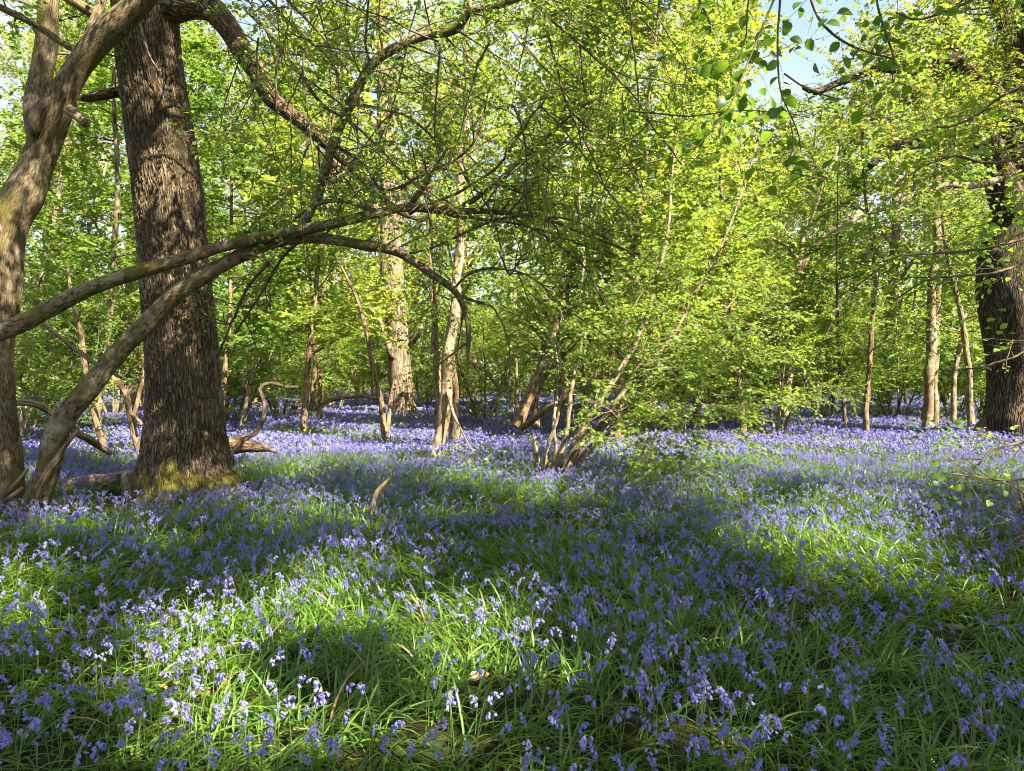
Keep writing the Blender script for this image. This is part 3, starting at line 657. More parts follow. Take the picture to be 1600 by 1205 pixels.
# old oak at the right edge
def oak_shape(rng, cb, lv, paths, base):
    for k in range(26):
        a = rng.uniform(0, 6.28); p = paths[0][0][int(rng.uniform(.05, .45)*len(paths[0][0]))]-base
        q = p+np.array([math.cos(a)*.85, math.sin(a)*.85, 0])
        B = wander(rng, q, np.array([math.cos(a), math.sin(a), rng.uniform(-.5, .6)]), rng.uniform(.5, 1.3), 5, .2, -.03)
        tube(cb, B, np.linspace(.012, .004, 6), 4, 0, 0, rng, False)
        for t in range(2): leaf_twig(rng, cb, lv, B[-1-t], side_dir(rng, norm(B[-1]-B[-2]), .6), .35, .08, 14, .5)
hand_tree('old_oak', 'broad dark old oak with a swollen burr at its foot by the right edge',
    [dict(name='trunk', p=[(1600, 700, 74, 18.8), (1600, 670, 60, 18.8), (1598, 630, 50, 18.8), (1597, 580, 48, 18.8), (1593, 520, 52, 18.8), (1588, 460, 56, 18.8), (1588, 410, 52, 18.8), (1596, 360, 44, 18.8), (1606, 300, 38, 18.8), (1612, 220, 32, 18.8), (1606, 130, 26, 18.8), (1618, 20, 20, 18.8), (1615, -120, 14, 18.8), (1620, -280, 8, 18.8)]),
     dict(name='burr', m='twig', p=[(1556, 715, 16, 18.6), (1551, 700, 20, 18.5), (1548, 684, 22, 18.45), (1549, 668, 20, 18.45), (1555, 655, 14, 18.5), (1568, 645, 6, 18.6)]),
     dict(name='bough', p=[(1590, 330, 26, 18.7), (1560, 270, 20, 18.4), (1525, 205, 17, 18.1), (1495, 185, 15, 17.9), (1470, 195, 13, 17.7), (1455, 215, 11, 17.6), (1420, 225, 9, 17.4), (1390, 235, 7, 17.2), (1360, 260, 5, 17)]),
     dict(name='bough', p=[(1596, 260, 22, 18.8), (1570, 180, 17, 18.6), (1535, 130, 15, 18.5), (1510, 110, 14, 18.4), (1490, 70, 12, 18.3), (1480, 20, 10, 18.2), (1475, -60, 7, 18)]),
     dict(name='bough', p=[(1500, 90, 10, 18.3), (1465, 95, 8, 18.1), (1420, 112, 7, 17.9), (1370, 108, 6, 17.7), (1330, 122, 6, 17.5), (1300, 132, 5.5, 17.4), (1272, 143, 5, 17.3), (1255, 138, 4, 17.2)]),
     dict(name='bough', m='rough_bark', p=[(1600, 278, 7, 18.8), (1560, 282, 5.5, 18.2), (1520, 290, 4.8, 17.9), (1475, 289, 4.4, 17.6), (1450, 295, 4, 17.5), (1420, 308, 3.8, 17.4), (1395, 323, 3.4, 17.3), (1365, 331, 2.8, 17.2), (1330, 347, 2.2, 17.0), (1300, 363, 1.8, 17.0), (1270, 385, 1.4, 17.0)]),
     dict(name='bough', p=[(1602, 200, 18, 18.8), (1590, 110, 14, 18.9), (1575, 40, 11, 19), (1540, -30, 8, 19.1)])],
    'dark_oak_bark', (1592, 700, 18.8), leafm='gold_leaf', twig='pale_twig', foliage=[dict(i=2, f0=.2, f1=1, n=26, Ln=1.7, size=.10, per_m=20, sec=9, tw=.6), dict(i=3, f0=.2, f1=1, n=28, Ln=1.9, size=.10, per_m=20, sec=9, tw=.6), dict(i=4, f0=.05, f1=.75, n=22, Ln=1.3, size=.095, per_m=17, sec=7, tw=.5), dict(i=0, f0=.45, f1=1, n=36, Ln=2.8, size=.10, per_m=20, sec=11, tw=.65), dict(i=5, f0=.1, f1=.6, n=8, Ln=.9, size=.09, per_m=13, sec=4), dict(i=6, f0=.2, f1=1, n=22, Ln=1.9, size=.10, per_m=20, sec=9, tw=.6)],
    seed=14, sides=48, rough=.2, extra=oak_shape, step=.1)

# pale twin trunks and thin trunks right of centre
hand_tree('twin_trunk_tree', 'slender pale tree with two straight trunks close together left of the broad dark oak',
    [dict(name='trunk', p=[(1449, 680, 9, 22), (1449, 650, 7.5, 22), (1451, 600, 7, 22), (1454, 540, 7.2, 22), (1457, 480, 6.6, 22), (1459, 430, 6.2, 22), (1463, 380, 6, 22), (1463, 300, 5, 22), (1468, 200, 4, 22), (1465, 90, 2.6, 22)]),
     dict(name='trunk', p=[(1460, 672, 6, 23.5), (1460, 600, 5, 23.5), (1463, 520, 5, 23.5), (1466, 440, 4.6, 23.5), (1471, 360, 4, 23.5), (1478, 250, 3, 23.5)])],
    'pale_bark', (1449, 680, 22), leafm='hazel_leaf', foliage=[dict(i=0, f0=.35, f1=1, n=22, Ln=2.0, size=.09, per_m=16, sec=8, tw=.6), dict(i=1, f0=.4, f1=1, n=14, Ln=1.6, size=.09, per_m=16, sec=7, tw=.6)], seed=15, step=.15)
hand_tree('slender_tree', 'thin leaning grey brown trunk between the pale twin trunks and the broad dark oak',
    [dict(name='trunk', p=[(1518, 680, 5.5, 21), (1515, 620, 4.8, 21), (1511, 560, 4.4, 21), (1503, 500, 4, 21), (1492, 445, 3.6, 21), (1480, 400, 3, 21), (1470, 320, 2.4, 21)])], 'rough_bark', (1518, 680, 21), leafm='spring_leaf', foliage=[dict(i=0, f0=.35, f1=1, n=14, Ln=1.3, size=.085, per_m=16, sec=6)], seed=16, step=.15)
hand_tree('slender_tree', 'thin dark upright trunk standing alone left of the pale twin trunks',
    [dict(name='trunk', p=[(1354, 680, 5, 20), (1353, 640, 4, 20), (1357, 590, 3.6, 20), (1361, 540, 3.6, 20), (1363, 490, 3.4, 20), (1367, 440, 3, 20), (1362, 380, 2.5, 20), (1350, 290, 2, 20), (1346, 200, 1.6, 20)])], 'brown_bark', (1354, 680, 20), leafm='hazel_leaf', foliage=[dict(i=0, f0=.25, f1=.75, n=18, Ln=1.5, size=.08, per_m=17, sec=7), dict(i=0, f0=.75, f1=1, n=5, Ln=.6, size=.08, per_m=14, sec=3)], seed=17, step=.15)
hand_tree('crooked_tree', 'crooked pale barked tree bending right behind the bright leafy bushes right of centre',
    [dict(name='trunk', p=[(1226, 668, 7, 26), (1230, 610, 6, 26), (1236, 550, 6, 26), (1240, 500, 6, 26), (1246, 465, 6, 26), (1249, 430, 5.5, 26), (1262, 395, 5, 26), (1285, 370, 4.4, 26), (1315, 350, 3.6, 26), (1345, 335, 2.6, 26)]),
     dict(name='branch', p=[(1248, 440, 4, 26), (1252, 390, 4, 26), (1270, 340, 3.4, 26), (1285, 290, 3, 26), (1310, 230, 2.4, 26)]),
     dict(name='branch', p=[(1250, 410, 3.5, 26), (1230, 385, 3, 26), (1205, 372, 2.4, 26)])],
    'pale_bark', (1226, 668, 26), leafm='hazel_leaf', foliage=[dict(i=0, f0=.3, f1=1, n=16, Ln=1.8, size=.095, per_m=14, sec=7, tw=.6), dict(i=1, f0=.3, f1=1, n=10, Ln=1.3, size=.09, per_m=12, sec=5)], seed=18, step=.15)

# dark stems and fallen wood left of the oak
hand_tree('dark_sapling', 'small dark leaning trunk behind the arching stem, left of the oak',
    [dict(name='trunk', p=[(165, 700, 6, 15), (149, 654, 5, 15), (140, 612, 5, 15), (132, 565, 4.6, 15), (127, 520, 4, 15), (116, 480, 3, 15), (105, 420, 2, 15)])], 'brown_bark', (165, 700, 15), leafm='green_leaf', foliage=[dict(i=0, f0=.35, f1=1, n=12, Ln=1.1, size=.07, per_m=18, sec=5)], seed=19, cat='sapling')
hand_tree('dark_sapling', 'small dark trunk bending left close beside the oak, nearer to it than the other sapling',
    [dict(name='trunk', p=[(217, 708, 5.5, 14.5), (210, 675, 5, 14.5), (203, 650, 4.8, 14.5), (198, 618, 4.4, 14.5), (185, 598, 4, 14.5), (174, 588, 3.4, 14.5), (160, 570, 2.4, 14.5)]),
     dict(name='branch', p=[(206, 660, 3.6, 14.5), (214, 630, 3.2, 14.6), (222, 600, 2.8, 14.7), (224, 560, 2.2, 14.8)]),
     dict(name='branch', p=[(203, 645, 3, 14.5), (215, 655, 2.5, 14.4), (222, 664, 2, 14.3)])], 'brown_bark', (217, 708, 14.5), leafm='green_leaf', foliage=[dict(i=0, f0=.5, f1=1, n=8, Ln=.8, size=.065, per_m=18, sec=4)], seed=20, cat='sapling')
hand_tree('slanting_branch', 'dark thin branch slanting down to the right between the left edge trunk and the oak',
    [[(40, 492, 3, 13), (67, 505, 3.2, 13), (112, 542, 3.4, 13), (149, 568, 3, 13), (190, 590, 2, 13)]], 'brown_bark', (190, 590, 13), leafm='green_leaf', foliage=[dict(i=0, f0=0, f1=1, n=6, Ln=.5, size=.06, per_m=16, sec=2)], cat='branch', seed=21)
hand_tree('fallen_branch', 'brown fallen branch propped behind the arching hazel stem left of the oak',
    [[(-60, 622, 5, 11.5), (0, 627, 5, 11.6), (52, 632, 5, 11.7), (75, 640, 5.4, 11.9), (123, 677, 5.8, 12.6), (150, 694, 5.4, 13.2), (170, 708, 4.5, 13.6)]], 'dead_wood', (170, 708, 13.6), cat='branch', seed=22)
hand_tree('broken_stick', 'pale broken stick leaning beside the foot of the arching hazel stem',
    [[(46, 812, 5, 8.4), (60, 770, 5.5, 8.4), (78, 735, 5, 8.4), (98, 702, 4.4, 8.45), (121, 672, 3.6, 8.5)]], 'dead_wood', (46, 812, 8.4), cat='stick', seed=23, sides=8)
hand_tree('broken_stick', 'pale dead stick leaning low against the left edge trunk',
    [[(-15, 793, 4.5, 8.3), (10, 772, 4.4, 8.3), (28, 752, 4, 8.35), (43, 733, 3, 8.4)]], 'dead_wood', (-15, 793, 8.3), cat='stick', seed=24, sides=8)
hand_tree('broken_stick', 'brown twiggy dead stick below the pale one at the left edge trunk',
    [[(-20, 800, 4, 8.2), (8, 783, 4, 8.2), (36, 762, 3, 8.25)]], 'brown_bark', (-20, 800, 8.2), cat='stick', seed=25, sides=8)
hand_tree('fallen_log', 'reddish fallen log lying in bluebells against the left side of the oak',
    [[(98, 764, 9, 10.6), (120, 757, 11, 10.7), (150, 752, 12, 10.8), (180, 747, 11.5, 10.9), (212, 742, 10.5, 11.0), (232, 740, 9, 11.1)]], 'red_wood', (160, 766, 10.7), cat='log', seed=26, sides=18, partname='log', rough=.14)
hand_tree('stump', 'short broken mossy stump standing at the end of the red log by the oak',
    [[(203, 790, 10, 9.9), (203, 770, 10, 9.9), (201, 752, 10.5, 9.92), (199, 738, 10, 9.95)]], 'hazel_bark', (203, 790, 9.9), cat='stump', seed=27, sides=14, partname='stump', rough=.18)
hand_tree('fallen_log', 'weathered split log jutting out from behind the right side of the oak',
    [[(352, 700, 13, 12), (368, 696, 13, 12), (388, 696, 10, 12), (408, 699, 7, 12), (420, 702, 4, 12), (434, 708, 1.5, 12)],
     [(356, 692, 8, 12.1), (372, 686, 7, 12.1), (388, 683, 4, 12.1)]], 'dead_wood', (380, 705, 12), cat='log', seed=28, sides=16, partname='log', rough=.2)
hand_tree('curved_branch', 'dark hooked branch rising from the split log right of the oak',
    [[(362, 710, 3.84, 11.9), (372, 696, 3.84, 11.9), (386, 684, 3.84, 12), (400, 676, 3.52, 12.2), (409, 660, 3.52, 12.4), (413, 640, 3.2, 12.6), (411, 622, 3.2, 12.7), (405, 608, 2.94, 12.8), (412, 601, 2.94, 12.8), (428, 600, 2.81, 12.9), (448, 604, 2.56, 13), (466, 604, 1.92, 13.1)]], 'dark_bark', (362, 710, 11.9), cat='branch', seed=29, sides=12)
hand_tree('forked_stick', 'small pale forked branch standing in the bluebells beside the hooked branch',
    [[(378, 668, 4.5, 20), (384, 640, 4, 20), (388, 615, 4, 20), (383, 595, 3.6, 20), (378, 585, 2.6, 20)], [(388, 618, 3, 20), (398, 580, 2.6, 20), (408, 562, 2, 20)]], 'rough_bark', (378, 668, 20), cat='branch', seed=30, sides=10)
hand_tree('fallen_log', 'long pale fallen trunk lying far off behind the oak',
    [[(325, 615, 5, 33), (345, 612, 5.2, 33), (370, 610, 5, 33), (395, 611, 4.4, 33), (430, 610, 3.5, 33)]], 'pale_bark', (380, 617, 33), cat='log', seed=31, partname='log', step=.2)
hand_tree('drooping_branch', 'dark drooping branch arched over bluebells left of the bare sapling',
    [[(492, 640, 3, 24), (505, 630, 3.4, 24), (530, 622, 3.4, 24), (555, 619, 3, 24), (585, 622, 2.4, 24), (605, 626, 1.8, 24)], [(487, 642, 6, 24), (490, 620, 4.6, 24), (491, 598, 4, 24), (492, 570, 3.4, 24), (488, 530, 3, 24)]], 'brown_bark', (487, 643, 24), leafm='green_leaf', cat='sapling', seed=32, foliage=[dict(i=1, f0=.5, f1=1, n=8, Ln=1.2, size=.09, per_m=16, sec=5)], step=.15)

# sticks in the foreground carpet
def lying(name, label, limbs, bark, base_px, seed, cat='stick', pn='stick', sides=10):
    hand_tree(name, label, limbs, bark, base_px, cat=cat, seed=seed, sides=sides, partname=pn, rough=.16, step=.03)
lying('forked_stick', 'light brown forked dead branch poking out of the bluebells in front of the bare sapling',
      [[(536, 812, 4.5, 8.5), (560, 803, 5, 8.45), (580, 795, 5.5, 8.4), (585, 780, 4.6, 8.4), (594, 764, 4, 8.4), (609, 747, 2.5, 8.45)], [(580, 795, 5, 8.4), (595, 806, 4, 8.3), (615, 815, 3, 8.2), (643, 825, 2, 8.1)]], 'dead_wood', (580, 800, 8.4), 33)
lying('curved_stick', 'dark curved stick half hidden among bluebells in front of the pale hazel clump',
      [[(746, 826, 3, 8.2), (768, 816, 3.6, 8.2), (779, 803, 3.4, 8.2), (787, 790, 2, 8.2)]], 'brown_bark', (768, 816, 8.2), 34)
lying('thin_twig', 'thin dry brown twig leaning in the foreground leaves below the forked branch',
      [[(690, 1034, 2.6, 4.6), (678, 1000, 2.6, 4.55), (666, 976, 2.6, 4.5), (655, 948, 2.4, 4.5), (641, 929, 1.8, 4.5)]], 'dead_wood', (690, 1034, 4.6), 35)
lying('curved_stick', 'long pale bowed stick lying over leaves at the right edge',
      [[(1482, 852, 2, 6.8), (1520, 858, 2.4, 6.7), (1560, 855, 2.6, 6.6), (1590, 842, 2.6, 6.5), (1620, 825, 2.4, 6.5)]], 'dead_wood', (1540, 860, 6.7), 36)
lying('bark_chunk', 'small tan chunk of bark lying in the lit foreground leaves',
      [[(303, 1090, 5, 3.75), (310, 1086, 7.5, 3.75), (320, 1082, 8, 3.75), (327, 1079, 5, 3.75)]], 'dead_wood', (315, 1086, 3.75), 37, 'bark')


# dry brash at the right edge
def brash(rng, cb, lv, paths, base):
    for k in range(26):
        p = at(rng.uniform(1575, 1660), rng.uniform(770, 850), rng.uniform(6.0, 6.8))-base
        B = wander(rng, p, np.array([rng.uniform(-1, .6), rng.normal(0, .4), rng.uniform(-.3, .8)]), rng.uniform(.3, .8), 6, .25, .02)
        tube(cb, B, np.linspace(.006, .002, 7), 4, 0, 0, rng, False)
hand_tree('brash_heap', 'tangle of thin dark dead twigs in the bluebells at the right edge', [[(1640, 850, 4, 6.4), (1610, 812, 3.5, 6.4), (1596, 780, 3, 6.4), (1590, 748, 2, 6.4)]], 'brown_bark', (1610, 855, 6.4), cat='brushwood', seed=38, extra=brash)


# near sprays: hanging hazel branches at top right, low sprays at the right edge
def hanging(rng, cb, lv, paths, base):
    W = [([(1460, -60, 4, 4.2), (1330, -60, 4, 4.0), (1268, -30, 3.6, 3.9), (1275, 20, 3.2, 3.85), (1300, 52, 3, 3.8), (1340, 76, 2.6, 3.8), (1395, 92, 2, 3.8)], 13, .30),
         ([(1215, -60, 3, 3.6), (1219, -10, 2.6, 3.6), (1215, 60, 2.4, 3.6), (1216, 110, 2.2, 3.6), (1222, 150, 1.8, 3.6), (1246, 205, 1.4, 3.6), (1252, 240, 1.2, 3.6)], 11, .22),
         ([(1375, -50, 3, 3.9), (1370, 0, 2.6, 3.9), (1385, 55, 2.4, 3.85), (1396, 90, 2, 3.8), (1394, 130, 1.4, 3.8)], 9, .22),
         ([(1230, -50, 3, 3.4), (1205, 10, 2.4, 3.4), (1180, 70, 2, 3.4), (1155, 130, 1.6, 3.4), (1135, 175, 1.2, 3.4), (1085, 235, 1, 3.4)], 15, .24),
         ([(1100, -60, 3, 4.2), (1090, -10, 2.6, 4.2), (1110, 40, 2, 4.2), (1100, 75, 1.6, 4.2)], 8, .25),
         ([(1225, 115, 2, 3.6), (1262, 140, 1.6, 3.6), (1285, 148, 1.4, 3.6), (1310, 155, 1.2, 3.6)], 5, .14),
         ([(1190, -40, 2.5, 3.7), (1170, 0, 2, 3.7), (1165, 60, 1.5, 3.7), (1150, 95, 1.2, 3.7)], 6, .2),
         ([(1600, -40, 3, 4.6), (1520, 0, 2.6, 4.5), (1440, 30, 2.2, 4.4), (1400, 20, 1.6, 4.3)], 6, .3),
         ([(1235, 190, 1.5, 3.6), (1240, 230, 1.3, 3.6), (1230, 265, 1.2, 3.6), (1290, 280, 1, 3.6)], 6, .18)]
    for w, n, ln in W:
        P, R = limb(w, .03); P = P-base; R = R*.75
        tube(cb, P, R, 6, 0, 0, rng, False)
        for k in range(int(n*.95)+1):
            p, d = point_on(P, .3+.69*(k+rng.uniform(0, 1))/n)
            leaf_twig(rng, cb, lv, p, side_dir(rng, d, .9, .3), ln*rng.uniform(.5, 1.2), .070, 21, rng.uniform(.2, .8), .8, .0016, 0, 4)
root, _ = hand_tree('overhanging_hazel', 'dark twigs with large fresh leaves hanging close overhead from the top right edge', [dict(name='trunk', p=[(3600, 1000, 60, 3.9), (3300, 300, 50, 4.2), (2900, -500, 38, 4.4), (2300, -700, 24, 4.4), (1800, -420, 12, 4.4), (1460, -100, 5, 4.2), (1330, -70, 4, 4.0)])], 'hazel_bark', (3600, 1000, 3.9), leafm='near_leaf', seed=40, extra=hanging, fine=True, sides=14)


def low_sprays(rng, cb, lv, paths, base):
    W = [([(1720, 640, 4, 5.4), (1640, 680, 3, 5.3), (1590, 690, 2.6, 5.2), (1550, 700, 2, 5.2), (1530, 720, 1.6, 5.1)], 9, .26),
         ([(1700, 730, 3, 5.2), (1640, 740, 2.6, 5.1), (1580, 745, 2.4, 5.0), (1540, 742, 2, 5.0), (1490, 735, 1.5, 5.0)], 8, .24),
         ([(1720, 500, 4, 5.5), (1660, 520, 3, 5.4), (1600, 545, 2.4, 5.4), (1540, 565, 1.8, 5.3), (1480, 575, 1.4, 5.3)], 9, .28),
         ([(1740, 380, 5, 6), (1640, 390, 3.5, 5.9), (1560, 420, 3, 5.8), (1500, 432, 2.4, 5.8), (1430, 440, 2, 5.7), (1380, 470, 1.4, 5.7)], 12, .36),
         ([(1740, 330, 5, 6.5), (1640, 360, 4, 6.4), (1540, 385, 3, 6.3), (1460, 392, 2.4, 6.2), (1400, 398, 2, 6.1), (1340, 440, 1.4, 6)], 13, .4),
         ([(1740, 200, 5, 6.5), (1640, 230, 3.5, 6.4), (1560, 250, 3, 6.3), (1500, 240, 2.2, 6.2), (1430, 270, 1.6, 6)], 12, .4),
         ([(1740, 60, 5, 6.5), (1640, 110, 3.5, 6.4), (1570, 150, 3, 6.3), (1510, 190, 2.2, 6.2), (1470, 200, 1.6, 6)], 12, .4)]
    for w, n, ln in W:
        P, R = limb(w, .05); P = P-base+np.cumsum(rng.normal(0, .004, (len(P), 3)), 0)
        tube(cb, P, R*.8, 6, 0, 0, rng, False)
        for k in range(n):
            p, d = point_on(P, .2+.79*(k+rng.uniform(0, 1))/n); dd = side_dir(rng, d, .85, .75)
            B = wander(rng, p, dd, ln*1.2, 4, .12, -.03); tube(cb, B, np.linspace(.004, .0015, 5), 4, 0, 0, rng, False)
            leaf_twig(rng, cb, lv, B[-1], norm(B[-1]-B[-2]), ln*.7, .065, 16, rng.uniform(.3, .9), .85, .0014, 0, 3)
            leaf_twig(rng, cb, lv, B[2], side_dir(rng, dd, .8, .8), ln*.6, .06, 16, rng.uniform(.3, .9), .85, .0014, 0, 3)
_low = low_sprays
def low_sprays(rng, cb, lv, paths, base):
    _low(rng, cb, lv, paths, base)
    for k in range(75):
        p = at(rng.uniform(1430, 1680), rng.uniform(-60, 400), rng.uniform(6.5, 9.5))-base
        B = wander(rng, p, np.array([rng.uniform(-1, .2), rng.normal(0, .4), rng.uniform(-.4, .2)]), rng.uniform(.5, 1.0), 5, .12, -.04)
        tube(cb, B, np.linspace(.005, .002, 6), 4, 0, 0, rng, False); c = rng.uniform(.2, .9)
        for q in range(6):
            pp, dd = point_on(B, rng.uniform(.15, .98)); leaf_twig(rng, cb, lv, pp, side_dir(rng, dd, .8, .8), rng.uniform(.2, .4), .068, 24, c, .8, .0016)
hand_tree('edge_hazel', 'thin leafy hazel sprays reaching in at the right edge before the broad dark oak', [dict(name='trunk', p=[(1990, 860, 20, 6.2), (1960, 600, 16, 6.2), (1900, 350, 13, 6.3), (1800, 100, 10, 6.5), (1760, -200, 6, 6.5)])], 'hazel_bark', (1990, 860, 6.2), leafm='hazel_leaf', seed=41, extra=low_sprays, fine=True)


# ------------------------------------------------------------------ understorey and background trees
def make_pole(seed, H, leafm, size, n1=34, spread=2.0, c0=.18, bark='brown_bark', per_m=21):
    rng = np.random.default_rng(seed); root = empty('woodland_tree')
    T = wander(rng, (0, 0, -.15), UP+rng.normal(0, .05, 3), H, 14, .05, .04); R = np.linspace(.062, .010, 15)*H/9
    tb = MB(); cb = MB(); lv = Leaves()
    Q, r = smooth_path(T, R, .3); tube(tb, Q, r, 9, 0, .1, rng)
    sprout(rng, cb, lv, T, R, c0, 1, n1, spread, size, per_m, ang=(50, 88), up=.0, sec=13, tw=.9, prof=lambda f: max(.25, 1.15-f*.9), flat=.8, bflat=.5)
    tb.build('trunk', [M[bark]], root); lv.flush(cb, 1); cb.build('crown', [M['twig'], M[leafm]], root)
    return root


def make_bush(seed, H, leafm, size, stems=8, per_m=20, bark='rough_bark'):
    rng = np.random.default_rng(seed); root = empty('hazel_bush'); sb = MB(); cb = MB(); lv = Leaves()
    for k in range(stems):
        a = k*2.4+rng.uniform(-.4, .4); l = rng.uniform(.15, .6)
        T = wander(rng, (math.cos(a)*.18, math.sin(a)*.18, -.15), np.array([math.cos(a)*l, math.sin(a)*l, 1]), H*rng.uniform(.7, 1.1), 10, .08, .02); R = np.linspace(rng.uniform(.03, .06), .008, 11)
        Q, r = smooth_path(T, R, .25); tube(sb, Q, r, 7, 0, .12, rng)
        sprout(rng, cb, lv, T, R, .25, 1, 11, 1.5, size, per_m, ang=(45, 85), up=.0, sec=8, tw=.75, flat=.85, bflat=.5, prof=lambda f: 1.1-.5*f)
    sb.build('stems', [M[bark]], root); lv.flush(cb, 1); cb.build('crown', [M['twig'], M[leafm]], root)
    return root


def make_tall(seed, H, leafm, size, per_m=7.5, bark='far_oak_bark', c0=.3):
    rng = np.random.default_rng(seed); root = empty('tall_tree'); tb = MB(); cb = MB(); lv = Leaves()
    T = wander(rng, (0, 0, -.2), UP, H, 12, .05, .05); R = np.linspace(.34, .04, 13)
    Q, r = smooth_path(T, R, .4); tube(tb, Q, r, 12, 0, .1, rng)
    for k in range(17):
        f = c0+(1-c0)*(k+rng.uniform(0, 1))/17; p, d = point_on(T, min(f, .99))
        B = wander(rng, p, side_dir(rng, UP, math.radians(rng.uniform(40, 75)), .2), H*.32*(1.2-.8*f), 7, .2, .05); rr = np.linspace(.12*(1.2-f), .02, 8)
        tube(tb, B, rr, 6, 0, 0, rng)
        sprout(rng, cb, lv, B, rr, .15, 1, 9, 2.0, size, per_m, sec=8, tw=.9, bflat=.2)
    tb.build('trunk', [M[bark]], root); lv.flush(cb, 1); cb.build('crown', [M['pale_twig'], M[leafm]], root)
    return root


protos = {
    'p0': make_pole(101, 10.0, 'spring_leaf', .115), 'p1': make_pole(102, 11.5, 'hazel_leaf', .115, bark='rough_bark'), 'p2': make_pole(103, 9.0, 'green_leaf', .11, 30, 1.8),
    'b0': make_bush(111, 4.6, 'hazel_leaf', .085), 'b1': make_bush(112, 5.4, 'spring_leaf', .085), 'b2': make_bush(113, 3.8, 'green_leaf', .08, 7),
    't0': make_tall(121, 17, 'gold_leaf', .15), 't1': make_tall(122, 19, 'spring_leaf', .15, bark='rough_bark'),
}
kids = {}
for o in list(bpy.data.objects):
    if o.parent is not None: kids.setdefault(o.parent.name, []).append(o)
used = set()
G = {'p': 'slender trees of the understorey', 'b': 'hazel bushes of the understorey', 't': 'tall trees at the back of the wood'}
CAT = {'p': 'tree', 'b': 'hazel bush', 't': 'tree'}


def plant(kind, px, d, sc, rz, label):
    if kind[0] == 'p': sc *= 1.28
    if kind[0] == 't': sc *= 1.15
    r = protos[kind]
    if kind in used: r = copy_tree(r, kids)
    used.add(kind)
    x = (px-CX)/F*d
    r.location = (x, d, float(gz(x, d))); r.rotation_euler = (0, 0, rz); r.scale = (sc, sc, sc)
    tag(r, label, CAT[kind[0]], G[kind[0]])
    return r


